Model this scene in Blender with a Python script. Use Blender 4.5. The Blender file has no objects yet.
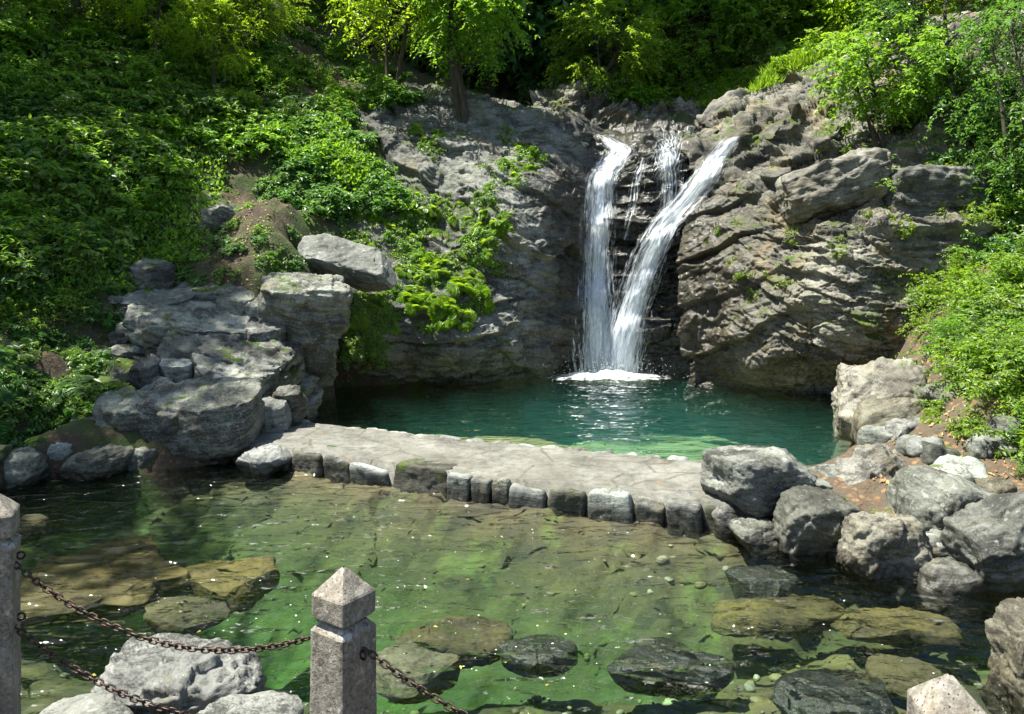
import bpy, math, random
import numpy as np
from mathutils import Vector, Matrix, Quaternion
from mathutils.bvhtree import BVHTree

random.seed(7)
RNG = np.random.default_rng(7)
SC = bpy.context.scene
COL = SC.collection

# ------------------------------------------------------------------ camera frame
CAM_Z, FPX, HORIZON = 2.2, 796.0, 250.0     # level camera, lens shifted down

def ray(px, py):
    u = (px - 512.0) / FPX
    return np.array([u, 1.0, (HORIZON - py) / FPX])

def P(px, py, Y):
    r = ray(px, py)
    return np.array([0, 0, CAM_Z]) + r * (Y / r[1])

def PZ(px, py, z):
    r = ray(px, py)
    return np.array([0, 0, CAM_Z]) + r * ((z - CAM_Z) / r[2])

# ------------------------------------------------------------------ numpy noise
def _hash(i, j, k, seed):
    h = (i.astype(np.int64) * 374761393 + j.astype(np.int64) * 668265263 + k.astype(np.int64) * 2147483647 + seed * 974711) & 0xFFFFFFFF
    h = ((h ^ (h >> 13)) * 1274126177) & 0xFFFFFFFF
    h = ((h ^ (h >> 16)) * 2246822519) & 0xFFFFFFFF
    h = h ^ (h >> 15)
    return (h & 0xFFFFFF).astype(np.float64) / 16777215.0

def vnoise(p, seed=0):
    f = np.floor(p)
    t = p - f
    t = t * t * t * (t * (t * 6 - 15) + 10)
    i, j, k = f[:, 0], f[:, 1], f[:, 2]
    r = np.zeros(len(p))
    for a in (0, 1):
        wx = t[:, 0] if a else 1 - t[:, 0]
        for b in (0, 1):
            wy = t[:, 1] if b else 1 - t[:, 1]
            for c in (0, 1):
                wz = t[:, 2] if c else 1 - t[:, 2]
                r += wx * wy * wz * _hash(i + a, j + b, k + c, seed)
    return r * 2 - 1

def fbm(p, octv=4, seed=0, gain=0.5):
    s = np.zeros(len(p)); a = 1.0; n = 0
    q = np.array(p, float)
    for o in range(octv):
        s += a * vnoise(q + o * 17.3, seed + o); n += a
        q = q * 2.03; a *= gain
    return s / n * 1.5

def ridged(p, octv=4, seed=0):
    s = np.zeros(len(p)); a = 1.0; n = 0
    q = np.array(p, float)
    for o in range(octv):
        s += a * (1 - 2 * np.abs(vnoise(q + o * 11.7, seed + o))); n += a
        q = q * 2.07; a *= 0.5
    return s / n

def worley(p, seed=0):
    f = np.floor(p); n = len(p)
    d1 = np.full(n, 9.0); d2 = np.full(n, 9.0); cid = np.zeros(n)
    for a in (-1, 0, 1):
        for b in (-1, 0, 1):
            for c in (-1, 0, 1):
                i, j, k = f[:, 0] + a, f[:, 1] + b, f[:, 2] + c
                h1 = _hash(i, j, k, seed); h2 = _hash(i, j, k, seed + 31); h3 = _hash(i, j, k, seed + 57)
                d = np.sqrt((i + h1 - p[:, 0]) ** 2 + (j + h2 - p[:, 1]) ** 2 + (k + h3 - p[:, 2]) ** 2)
                m = d < d1
                d2 = np.where(m, d1, np.minimum(d2, d))
                cid = np.where(m, h1 * 0.61 + h3 * 0.39, cid)
                d1 = np.where(m, d, d1)
    return d1, d2, cid

def facet(p, seed=0):
    """broken-rock facets: every cell is a plane of its own random tilt and height"""
    f = np.floor(p); n = len(p)
    d1 = np.full(n, 9.0); d2 = np.full(n, 9.0); val = np.zeros(n)
    for a in (-1, 0, 1):
        for b in (-1, 0, 1):
            for c in (-1, 0, 1):
                i, j, k = f[:, 0] + a, f[:, 1] + b, f[:, 2] + c
                h1 = _hash(i, j, k, seed); h2 = _hash(i, j, k, seed + 31); h3 = _hash(i, j, k, seed + 57)
                dx, dy, dz = p[:, 0] - i - h1, p[:, 1] - j - h2, p[:, 2] - k - h3
                d = np.sqrt(dx * dx + dy * dy + dz * dz)
                g1 = (h2 * 7.13) % 1 - 0.5; g2 = (h3 * 5.71) % 1 - 0.5; g3 = (h1 * 9.37) % 1 - 0.5; g0 = (h1 * 3.3 + h2 * 4.7) % 1 - 0.5
                m = d < d1
                d2 = np.where(m, d1, np.minimum(d2, d))
                val = np.where(m, g1 * dx + g2 * dy + g3 * dz + 0.45 * g0, val)
                d1 = np.where(m, d, d1)
    return val * 1.6 * np.clip((d2 - d1) / 0.06, 0.3, 1)

def unit(v):
    v = np.asarray(v, float)
    return v / max(1e-9, np.linalg.norm(v))

def basis(n):
    n = unit(n)
    a = np.array([1, 0, 0.0]) if abs(n[0]) < 0.8 else np.array([0, 1.0, 0])
    t = unit(np.cross(n, a)); b = np.cross(n, t)
    return t, b, n

def rock_disp(p, n, T=0.3, A=0.1, blk=0.6, B=0.08, rough=0.05, seed=0, warp=0.5, gr=0.05):
    """bedding ledges + joint blocks + roughness: displacement along the normal"""
    t, b, n = basis(n)
    w = fbm(p * 0.55, 3, seed + 3)
    s = (p @ n) / T + warp * w / T * 0.35 + 0.18 * vnoise(p * 1.7, seed + 4)
    i = np.floor(s); f = s - i
    z = np.zeros_like(i)
    r = _hash(i, z, z, seed + 5)
    edge = np.clip(f / 0.07, 0, 1)
    prof = (r - 0.5) * 1.3 + (0.55 - f) * 0.9 * edge + (edge - 1) * 0.5
    msk = np.clip(0.65 + 0.7 * fbm(p * 0.8 + 9.1, 2, seed + 6), 0.1, 1.3)
    d = A * prof * msk
    s2 = s * 3.3 + 0.5 * vnoise(p * 2.6, seed + 44); f2 = s2 - np.floor(s2); r2 = _hash(np.floor(s2), z, z, seed + 45)
    m2 = np.clip(0.45 + 1.1 * vnoise(p * 1.1 + 3, seed + 46), 0, 1.2)
    d = d + A * 0.24 * m2 * ((r2 - 0.5) * 1.2 + (0.55 - f2) * np.clip(f2 / 0.15, 0, 1))
    q = np.stack([p @ t / blk, p @ b / blk, (p @ n) / (T * 1.25)], 1)
    q = q + 0.28 * np.stack([vnoise(p * 2.3, seed + 7), vnoise(p * 2.3 + 40, seed + 8), vnoise(p * 2.3 + 80, seed + 9)], 1)
    d1, d2, cid = worley(q, seed + 10)
    sm = np.clip(0.5 + 1.2 * vnoise(p * 0.9 + 5, seed + 11), 0, 1)
    d = d + B * (cid - 0.5) * 2 * np.clip((d2 - d1) / 0.16, 0, 1) - 0.5 * gr * sm * np.exp(-((d2 - d1) / 0.07) ** 2)
    st = np.stack([p @ t * 0.9, p @ b * 0.9, p @ n * 3.4], 1) + 0.35 * np.stack([vnoise(p * 1.9, seed + 12), vnoise(p * 1.9 + 30, seed + 13), vnoise(p * 1.9 + 60, seed + 17)], 1)
    fq = np.stack([p @ t * 1.5, p @ b * 1.5, p @ n * 3.6], 1) + 0.22 * np.stack([vnoise(p * 2.6, seed + 32), vnoise(p * 2.6 + 30, seed + 33), vnoise(p * 2.6 + 60, seed + 37)], 1)
    d = d + rough * (2.8 * facet(fq, seed + 40) + 1.5 * facet(fq * 2.7 + 9, seed + 41) + 0.5 * facet(fq * 6.3 + 4, seed + 42))
    d = d + rough * (0.35 * ridged(st * 1.1, 5, seed + 14) + 0.4 * fbm(st * 3.2, 4, seed + 18, 0.6) + 0.3 * fbm(p * 9, 3, seed + 19, 0.6))
    return d

# ------------------------------------------------------------------ objects
def tag(o, label=None, cat=None, group=None, kind=None):
    if label: o['label'] = label
    if cat: o['category'] = cat
    if group: o['group'] = group
    if kind: o['kind'] = kind
    return o

def empty(name, loc=(0, 0, 0), rz=0.0):
    o = bpy.data.objects.new(name, None)
    COL.objects.link(o)
    o.location = tuple(float(c) for c in loc); o.rotation_euler = (0, 0, rz)
    o.empty_display_size = 0.1
    return o

def make_mesh(name, V, F, mats, smooth=True, uv=None, midx=None):
    """V (n,3); F (m,k) array or a list of such arrays"""
    me = bpy.data.meshes.new(name)
    V = np.ascontiguousarray(V, dtype=np.float32)
    if not isinstance(F, (list, tuple)): F = [F]
    F = [np.asarray(f, dtype=np.int32) for f in F if len(f)]
    me.vertices.add(len(V)); me.vertices.foreach_set('co', V.ravel())
    li = np.concatenate([f.ravel() for f in F])
    st = []; off = 0
    for f in F:
        k = f.shape[1]
        st.append(off + np.arange(len(f)) * k); off += f.size
    st = np.concatenate(st).astype(np.int32)
    me.loops.add(len(li)); me.loops.foreach_set('vertex_index', li)
    me.polygons.add(len(st)); me.polygons.foreach_set('loop_start', st)
    if not isinstance(mats, (list, tuple)): mats = [mats]
    for m in mats: me.materials.append(m)
    if midx is not None: me.polygons.foreach_set('material_index', np.asarray(midx, dtype=np.int32))
    me.update(calc_edges=True)
    me.polygons.foreach_set('use_smooth', np.full(len(st), bool(smooth)))
    if uv is not None:
        l = me.uv_layers.new(name='UVMap')
        l.data.foreach_set('uv', np.ascontiguousarray(uv[li], dtype=np.float32).ravel())
    return me

def obj(name, me, parent=None, loc=(0, 0, 0)):
    o = bpy.data.objects.new(name, me)
    COL.objects.link(o)
    o.location = tuple(float(c) for c in loc)
    if parent is not None: o.parent = parent
    return o

def copy_tree(o, parent=None):
    c = o.copy(); COL.objects.link(c)
    if parent is not None: c.parent = parent
    for ch in list(o.children): copy_tree(ch, c)
    return c

# ------------------------------------------------------------------ surfaces
def cr_up(A, n):
    """Catmull-Rom resample along axis 0 to n samples"""
    A = np.asarray(A, float); m = len(A)
    X = np.concatenate([[2 * A[0] - A[1]], A, [2 * A[-1] - A[-2]]])
    s = np.linspace(0, m - 1, n); i = np.minimum(s.astype(int), m - 2); t = (s - i)
    t = t.reshape((-1,) + (1,) * (A.ndim - 1))
    p0, p1, p2, p3 = X[i], X[i + 1], X[i + 2], X[i + 3]
    return 0.5 * (2 * p1 + (p2 - p0) * t + (2 * p0 - 5 * p1 + 4 * p2 - p3) * t ** 2 + (3 * p1 - p0 - 3 * p2 + p3) * t ** 3)

def gridfaces(R, C):
    a = np.arange(R * C).reshape(R, C)
    return np.stack([a[:-1, :-1], a[:-1, 1:], a[1:, 1:], a[1:, :-1]], -1).reshape(-1, 4)

def grid_normals(G):
    du = np.gradient(G, axis=1); dv = np.gradient(G, axis=0)
    n = np.cross(du, dv)
    return n / np.maximum(1e-9, np.linalg.norm(n, axis=-1, keepdims=True))

def blur(G, k=6):
    for _ in range(k):
        Q = G.copy()
        Q[1:-1, 1:-1] = 0.25 * (G[:-2, 1:-1] + G[2:, 1:-1] + G[1:-1, :-2] + G[1:-1, 2:])
        G = Q
    return G

def loft(ctrl, R, C):
    """ctrl[r][c] = (px,py,Y), rows run bottom to top -> (R,C,3) world grid, +normals face the camera"""
    A = np.array([[P(*c) for c in row] for row in ctrl])
    A = cr_up(A, R)
    A = np.swapaxes(cr_up(np.swapaxes(A, 0, 1), C), 0, 1)
    return A

BV, BF, _off = [], [], [0]
def add_bvh(G):
    """keep a coarse copy of a setting surface for standing plants and stones on it"""
    R, C = G.shape[:2]
    sr, sc_ = max(1, R // 160), max(1, C // 160)
    g = G[::sr, ::sc_]
    BV.append(g.reshape(-1, 3)); BF.append(gridfaces(*g.shape[:2]) + _off[0]); _off[0] += g.shape[0] * g.shape[1]

def displaced(G, fn, coarse_blur=4):
    N = grid_normals(blur(G, coarse_blur))
    p = G.reshape(-1, 3)
    d = fn(p).reshape(G.shape[:2])
    return G + N * d[..., None]

def terraced(G, n, T, seed, warp=0.4, keep=0.25, riser=0.3):
    """break a slope into level treads and steep risers along direction n"""
    t, b, n = basis(n)
    p = G.reshape(-1, 3)
    w = warp * fbm(p * 0.7, 3, seed) + 0.25 * vnoise(p * 2.0, seed + 5)
    s = (p @ n) / T + w
    i = np.floor(s); f = s - i
    g = np.clip((f - (1 - riser)) / riser, 0, 1); g = g * g * (3 - 2 * g)
    d = (g - f) * T * (1 - keep)
    return G + (n[None] * d[:, None]).reshape(G.shape)

def patch(name, G, mat, kind='structure', bvh=True):
    if bvh: add_bvh(G)
    me = make_mesh(name, G.reshape(-1, 3), gridfaces(*G.shape[:2]), mat)
    o = obj(name, me)
    o['kind'] = kind
    return o

def tps(pts, lam=0.02):
    """thin plate height function through (x,y,z) points"""
    pts = np.array(pts, float); n = len(pts)
    def U(r2): return np.where(r2 > 1e-12, r2 * np.log(np.maximum(r2, 1e-12)), 0) * 0.5
    d = ((pts[:, None, :2] - pts[None, :, :2]) ** 2).sum(-1)
    K = U(d) + lam * np.eye(n)
    Pm = np.concatenate([np.ones((n, 1)), pts[:, :2]], 1)
    M = np.block([[K, Pm], [Pm.T, np.zeros((3, 3))]])
    w = np.linalg.solve(M, np.concatenate([pts[:, 2], np.zeros(3)]))
    def f(x, y):
        x = np.asarray(x, float); y = np.asarray(y, float)
        z = w[n] + w[n + 1] * x + w[n + 2] * y
        for i in range(n):
            z = z + w[i] * U((x - pts[i, 0]) ** 2 + (y - pts[i, 1]) ** 2)
        return z
    return f

# ------------------------------------------------------------------ nodes
class NT:
    def __init__(s, name):
        s.m = bpy.data.materials.new(name); s.m.use_nodes = True
        s.t = s.m.node_tree; s.t.nodes.clear()
        s.out = s.t.nodes.new('ShaderNodeOutputMaterial')
    def n(s, typ, props=None, **inp):
        nd = s.t.nodes.new(typ)
        for k, v in (props or {}).items(): setattr(nd, k, v)
        for k, v in inp.items():
            key = int(k[1:]) if k[0] == 'i' and k[1:].isdigit() else k.replace('_', ' ')
            s.set(nd, key, v)
        return nd
    def set(s, nd, key, v):
        sock = nd.inputs[key]
        if isinstance(v, bpy.types.NodeSocket): s.t.links.new(v, sock)
        elif isinstance(v, bpy.types.Node): s.t.links.new(v.outputs[0], sock)
        else:
            if sock.type == 'RGBA' and len(v) == 3: v = (*v, 1)
            sock.default_value = v
    def math(s, op, a, b=0.0, clamp=False):
        return s.n('ShaderNodeMath', {'operation': op, 'use_clamp': clamp}, i0=a, i1=b).outputs[0]
    def noise(s, vec, scale, detail=4, rough=0.55, dist=0.0):
        return s.n('ShaderNodeTexNoise', None, Vector=vec, Scale=scale, Detail=detail, Roughness=rough, Distortion=dist).outputs[0]
    def maprange(s, v, a, b, c=0.0, d=1.0):
        return s.n('ShaderNodeMapRange', {'clamp': True}, Value=v, From_Min=a, From_Max=b, To_Min=c, To_Max=d).outputs[0]
    def mix(s, fac, a, b, mode='MIX'):
        nd = s.n('ShaderNodeMix', {'data_type': 'RGBA', 'blend_type': mode})
        s.set(nd, 0, fac); s.set(nd, 6, a); s.set(nd, 7, b)
        return nd.outputs[2]
    def mapping(s, vec, scale=(1, 1, 1), rot=(0, 0, 0), loc=(0, 0, 0)):
        return s.n('ShaderNodeMapping', None, Vector=vec, Location=loc, Rotation=rot, Scale=scale).outputs[0]
    def ramp(s, v, stops):
        nd = s.n('ShaderNodeValToRGB', None, Fac=v)
        cr = nd.color_ramp
        while len(cr.elements) < len(stops): cr.elements.new(0.5)
        for e, (p, c) in zip(cr.elements, stops):
            e.position = p; e.color = (*c, 1)
        return nd.outputs[0]
    def surf(s, sh): s.t.links.new(sh.outputs[0] if isinstance(sh, bpy.types.Node) else sh, s.out.inputs[0]); return s.m
SUN_TO = (-0.40, 0.03, 0.92)
SKY_STR, SUN_STR, EXPOSURE = 0.075, 5.0, 1.5
SHADE = [(-9.8, 7.2), (-11.0, 10.6)]
# ------------------------------------------------------------------ materials
def rock_mat(name, dark, light, brown=0.3, moss=0.0, moss_top=0.5, wet=0.0, lichen=0.3, scale=1.0, tilt=(0, 0, 0),
             local=False, water_z=None, wetzone=False, streaks=0.0, bump=0.5, brown_col=(0.13, 0.11, 0.05), moss_col=(0.06, 0.095, 0.012), rough=0.75):
    light = (light[0] * 0.97, light[1] * 1.02, light[2] * 0.94); dark = (dark[0] * 0.95, dark[1] * 1.0, dark[2] * 0.88)
    t = NT(name)
    if local:   # every stone cuts its own piece out of the pattern
        orr = t.n('ShaderNodeObjectInfo').outputs['Random']
        off = t.n('ShaderNodeCombineXYZ', None, X=t.math('MULTIPLY', orr, 37.0), Y=t.math('MULTIPLY', orr, 91.0), Z=t.math('MULTIPLY', orr, 53.0))
        ad_ = t.n('ShaderNodeVectorMath', {'operation': 'ADD'}); t.set(ad_, 0, t.n('ShaderNodeTexCoord').outputs['Object']); t.set(ad_, 1, off)
        pos = ad_.outputs[0]
    else: pos = t.n('ShaderNodeNewGeometry').outputs['Position']
    geo = t.n('ShaderNodeNewGeometry')
    warp = t.n('ShaderNodeTexNoise', None, Vector=pos, Scale=1.4 * scale, Detail=3).outputs[1]
    wp = t.n('ShaderNodeMix', {'data_type': 'VECTOR'})
    t.set(wp, 0, 0.14); t.set(wp, 4, pos); t.set(wp, 5, warp)
    wpos = wp.outputs[1]
    strat = t.mapping(wpos, scale=(0.55, 0.55, 3.2), rot=tilt)
    n1 = t.noise(wpos, 1.3 * scale, 9, 0.68)
    n2 = t.noise(strat, 5 * scale, 7, 0.7)
    n3 = t.noise(pos, 34 * scale, 5, 0.65)
    v = t.math('ADD', t.math('MULTIPLY', n1, 0.42), t.math('ADD', t.math('MULTIPLY', n2, 0.38), t.math('MULTIPLY', n3, 0.30)))
    mid = tuple((a * 0.45 + b * 0.55) for a, b in zip(dark, light))
    col = t.ramp(v, [(0.42, tuple(c * 0.7 for c in dark)), (0.50, dark), (0.58, mid), (0.72, light)])
    big = t.noise(t.mapping(pos, scale=(1, 1, 0.5), loc=(3, 7, 1)), 0.55 * scale, 4, 0.6)
    col = t.mix(t.maprange(big, 0.36, 0.56, 0.62, 0), col, tuple(c * 0.8 for c in dark))
    if local: col = t.n('ShaderNodeHueSaturation', None, Saturation=t.maprange(orr, 0, 1, 0.6, 1.5), Value=t.maprange(t.math('FRACT', t.math('MULTIPLY', orr, 7.3)), 0, 1, 0.68, 1.25), Color=col).outputs[0]
    if streaks:   # dark run-off streaks
        sk = t.maprange(t.noise(t.mapping(wpos, scale=(1, 1, 0.13)), 2.6, 5, 0.65), 0.50, 0.66, 0, streaks)
        col = t.mix(sk, col, tuple(c * 0.55 for c in dark))
    # rusty and earthy stains
    if brown:
        st = t.maprange(t.noise(wpos, 1.9 * scale, 6, 0.62, 0.3), 0.62 - 0.22 * brown, 0.80 - 0.22 * brown, 0, 0.75)
        col = t.mix(st, col, brown_col)
    # pale lichen spots
    if lichen:
        lm = t.maprange(t.noise(wpos, 7.5 * scale, 5, 0.7), 0.60, 0.68, 0, lichen)
        col = t.mix(lm, col, tuple(min(0.62, c * 1.35 + 0.05) for c in light))
    # cracks: a thin dirty line
    vor = t.n('ShaderNodeTexVoronoi', {'feature': 'DISTANCE_TO_EDGE'}, Vector=t.mapping(wpos, scale=(1, 1, 1.9), rot=tilt), Scale=1.3 * scale).outputs[0]
    vor2 = t.n('ShaderNodeTexVoronoi', {'feature': 'DISTANCE_TO_EDGE'}, Vector=t.mapping(wpos, scale=(0.8, 0.8, 2.4), rot=tilt), Scale=6.5 * scale).outputs[0]
    ck = t.math('MULTIPLY', t.maprange(vor, 0.0, 0.02, 0.75, 1), 1.0)
    col = t.mix(ck, tuple(c * 0.45 for c in dark), col)
    rgh = t.maprange(n3, 0.3, 0.7, rough - 0.12, rough + 0.15)
    nz = t.n('ShaderNodeSeparateXYZ', None, Vector=geo.outputs['Normal']).outputs[2]
    pz = t.n('ShaderNodeSeparateXYZ', None, Vector=geo.outputs['Position']).outputs[2]
    mmask = None
    if moss:
        mn = t.noise(wpos, 1.7 * scale, 7, 0.7)
        ms = t.math('ADD', mn, t.math('MULTIPLY', nz, moss_top * 0.25))
        mmask = t.maprange(ms, 0.78 - 0.3 * moss, 0.85 - 0.3 * moss)
        mc = t.mix(t.noise(pos, 22, 4, 0.6), tuple(c * 0.55 for c in moss_col), tuple(c * 1.7 for c in moss_col))
        col = t.mix(mmask, col, mc)
        rgh = t.mix(mmask, rgh, (0.95, 0.95, 0.95))
    if wetzone:   # spray-wet black rock either side of the fall
        sx = t.n('ShaderNodeSeparateXYZ', None, Vector=geo.outputs['Position'])
        xr = t.math('ABSOLUTE', t.math('SUBTRACT', sx.outputs[0], 1.95))
        zt = t.maprange(sx.outputs[2], 3.2, 4.4, 0, 1.2)
        wz = t.maprange(t.math('ADD', t.math('ADD', xr, zt), t.math('MULTIPLY', t.math('SUBTRACT', n1, 0.5), 2.0)), 1.75, 1.2)
        col = t.mix(t.math('MULTIPLY', wz, 0.85), col, t.mix(n2, (0.012, 0.011, 0.010), (0.06, 0.05, 0.032)))
        rgh = t.mix(wz, rgh, (0.18, 0.18, 0.18))
    if wet:
        wm = t.maprange(t.noise(wpos, 0.9, 4, 0.6), 0.62 - wet * 0.5, 0.75 - wet * 0.5)
        col = t.mix(t.math('MULTIPLY', wm, 0.72), col, tuple(c * 0.22 for c in mid))
        rgh = t.mix(wm, rgh, (0.16, 0.16, 0.16))
    if water_z is not None:   # the wet band at the water line
        wl = t.math('ADD', pz, t.math('MULTIPLY', n1, -0.08))
        wb = t.maprange(wl, water_z + 0.05, water_z - 0.01)
        col = t.mix(t.math('MULTIPLY', wb, 0.75), col, (0.022, 0.02, 0.014))
        rgh = t.mix(wb, rgh, (0.2, 0.2, 0.2))
    h = t.math('ADD', t.math('MULTIPLY', t.noise(strat, 9 * scale, 8, 0.72), 0.9), t.math('MULTIPLY', n3, 0.45))
    h = t.math('ADD', h, t.math('MULTIPLY', ck, 0.15))
    b = t.n('ShaderNodeBump', None, Strength=bump, Distance=0.05 / scale, Height=h)
    if mmask is not None:
        b = t.n('ShaderNodeBump', None, Strength=t.math('MULTIPLY', mmask, 0.8), Distance=0.03, Height=t.noise(pos, 60, 3, 0.7), Normal=b)
    pr = t.n('ShaderNodeBsdfPrincipled', None, Base_Color=col, Roughness=rgh, Normal=b)
    t.set(pr, 'Specular IOR Level', 0.4)
    return t.surf(pr)

def leaf_mat(name, c1, c2, trans=0.4, gloss=0.42, tcol=None):
    t = NT(name)
    isl = t.n('ShaderNodeNewGeometry').outputs['Random Per Island']
    oi = t.n('ShaderNodeObjectInfo').outputs['Random']
    col = t.mix(isl, c1, c2)
    col = t.n('ShaderNodeHueSaturation', None, Hue=t.maprange(oi, 0, 1, 0.485, 0.515), Saturation=t.maprange(oi, 0, 1, 0.85, 1.12), Value=t.maprange(isl, 0, 1, 0.7, 1.3), Color=col).outputs[0]
    tc = tcol or tuple(min(1, c * k) for c, k in zip(c2, (3.2, 3.0, 1.6)))
    pr = t.n('ShaderNodeBsdfPrincipled', None, Base_Color=col, Roughness=gloss)
    t.set(pr, 'Specular IOR Level', 0.45)
    tr = t.n('ShaderNodeBsdfTranslucent', None, Color=t.mix(isl, tuple(c * 0.75 for c in tc), tc))
    mx = t.n('ShaderNodeMixShader', None, Fac=trans)
    t.set(mx, 1, pr); t.set(mx, 2, tr)
    return t.surf(mx)

def bark_mat(name, c1, c2):
    t = NT(name)
    pos = t.n('ShaderNodeTexCoord').outputs['Object']
    n = t.noise(t.mapping(pos, scale=(1, 1, 0.22)), 16, 7, 0.7)
    col = t.mix(t.maprange(n, 0.35, 0.68), c1, c2)
    mo = t.maprange(t.noise(pos, 2.4, 4), 0.56, 0.66, 0, 0.6)
    col = t.mix(mo, col, (0.04, 0.055, 0.015))
    b = t.n('ShaderNodeBump', None, Strength=0.8, Distance=0.03, Height=n)
    return t.surf(t.n('ShaderNodeBsdfPrincipled', None, Base_Color=col, Roughness=0.9, Normal=b))

def earth_mat(name, green=0.5, c1=(0.045, 0.028, 0.016), c2=(0.13, 0.085, 0.05), litter=0.0):
    t = NT(name)
    pos = t.n('ShaderNodeNewGeometry').outputs['Position']
    n1 = t.noise(pos, 1.1, 8, 0.66); n2 = t.noise(pos, 9, 6, 0.7); n3 = t.noise(pos, 45, 4, 0.7)
    col = t.mix(t.math('ADD', t.math('MULTIPLY', n2, 0.6), t.math('MULTIPLY', n3, 0.4)), c1, c2)
    if litter:
        vo = t.n('ShaderNodeTexVoronoi', {'feature': 'F1'}, Vector=pos, Scale=16, Randomness=1)
        lit = t.mix(t.n('ShaderNodeSeparateXYZ', None, Vector=vo.outputs['Color']).outputs[0], (0.10, 0.05, 0.02), (0.34, 0.20, 0.09))
        col = t.mix(t.math('MULTIPLY', t.maprange(vo.outputs['Distance'], 0.42, 0.30), litter), col, lit)
    g = t.maprange(n1, 0.62 - green * 0.3, 0.74 - green * 0.3)
    col = t.mix(g, col, t.mix(n3, (0.018, 0.035, 0.006), (0.07, 0.11, 0.02)))
    b = t.n('ShaderNodeBump', None, Strength=0.9, Distance=0.06, Height=t.math('ADD', n2, t.math('MULTIPLY', n3, 0.5)))
    return t.surf(t.n('ShaderNodeBsdfPrincipled', None, Base_Color=col, Roughness=0.95, Normal=b))

def bed_mat():
    t = NT('pool_bed_sediment')
    pos = t.n('ShaderNodeNewGeometry').outputs['Position']
    n1 = t.noise(t.mapping(pos, rot=(0, 0, -0.5), scale=(0.55, 1.6, 1)), 1.5, 8, 0.66, 0.4)
    n2 = t.noise(pos, 6, 7, 0.7)
    vo = t.n('ShaderNodeTexVoronoi', {'feature': 'F1'}, Vector=pos, Scale=5.5)
    v = t.math('ADD', t.math('MULTIPLY', n1, 0.65), t.math('MULTIPLY', n2, 0.35))
    col = t.ramp(v, [(0.36, (0.008, 0.006, 0.003)), (0.47, (0.028, 0.021, 0.008)), (0.58, (0.075, 0.056, 0.021)), (0.7, (0.175, 0.13, 0.05))])  # bed colour darkened to stand for shade over the lower pool
    pc = t.n('ShaderNodeSeparateXYZ', None, Vector=vo.outputs['Color']).outputs[0]
    col = t.mix(0.35, col, t.mix(pc, (0.012, 0.009, 0.004), (0.11, 0.082, 0.032)))
    al = t.maprange(t.noise(pos, 2.1, 6, 0.7), 0.54, 0.66, 0, 0.7)
    col = t.mix(al, col, (0.085, 0.11, 0.018))
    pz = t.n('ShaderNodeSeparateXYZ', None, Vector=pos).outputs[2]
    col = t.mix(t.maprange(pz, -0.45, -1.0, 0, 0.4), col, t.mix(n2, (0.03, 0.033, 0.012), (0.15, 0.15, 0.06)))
    py_ = t.n('ShaderNodeSeparateXYZ', None, Vector=pos).outputs[1]
    col = t.mix(t.maprange(t.math('ADD', py_, t.math('MULTIPLY', n1, 0.8)), 8.2, 9.6, 0, 0.75), col, t.mix(n2, (0.09, 0.07, 0.024), (0.34, 0.27, 0.11)))
    b = t.n('ShaderNodeBump', None, Strength=0.8, Distance=0.06, Height=v)
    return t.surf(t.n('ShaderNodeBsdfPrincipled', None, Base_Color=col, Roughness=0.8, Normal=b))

def water_mat(name, absorb, scatter=None, ripple=0.35, scale=1.0):
    t = NT(name)
    pos = t.n('ShaderNodeNewGeometry').outputs['Position']
    a = t.noise(t.mapping(pos, scale=(0.8, 1.5, 1), rot=(0, 0, 0.2)), 4.2 * scale, 1.5, 0.45, 0.5)
    b_ = t.noise(t.mapping(pos, scale=(0.9, 1.4, 1), rot=(0, 0, -0.4)), 12 * scale, 1, 0.5, 0.4)
    c_ = t.noise(t.mapping(pos, scale=(1.0, 1.3, 1)), 30 * scale, 1, 0.5)
    gust = t.maprange(t.noise(pos, 0.8, 3), 0.42, 0.62, 0.25, 1.0)
    h = t.math('ADD', t.math('MULTIPLY', a, 1.0), t.math('MULTIPLY', gust, t.math('ADD', t.math('MULTIPLY', b_, 0.22), t.math('MULTIPLY', c_, 0.05))))
    b = t.n('ShaderNodeBump', None, Strength=1.0, Distance=ripple, Height=h)
    fr = t.n('ShaderNodeFresnel', None, IOR=1.33, Normal=b)
    gl = t.n('ShaderNodeBsdfGlossy', None, Color=(1, 1, 1), Roughness=0.03, Normal=b)
    tr = t.n('ShaderNodeBsdfTransparent', None, Color=(0.97, 0.99, 0.98))
    mx = t.n('ShaderNodeMixShader', None, Fac=fr)
    t.set(mx, 1, tr); t.set(mx, 2, gl)
    t.surf(mx)
    col = tuple(1 - c for c in absorb)
    va = t.n('ShaderNodeVolumeAbsorption', None, Color=col, Density=1.0)
    if scatter:
        vs = t.n('ShaderNodeVolumeScatter', None, Color=scatter[0], Density=scatter[1])
        ad = t.n('ShaderNodeAddShader'); t.set(ad, 0, va); t.set(ad, 1, vs)
        va = ad
    t.t.links.new(va.outputs[0], t.out.inputs['Volume'])
    return t.m

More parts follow.
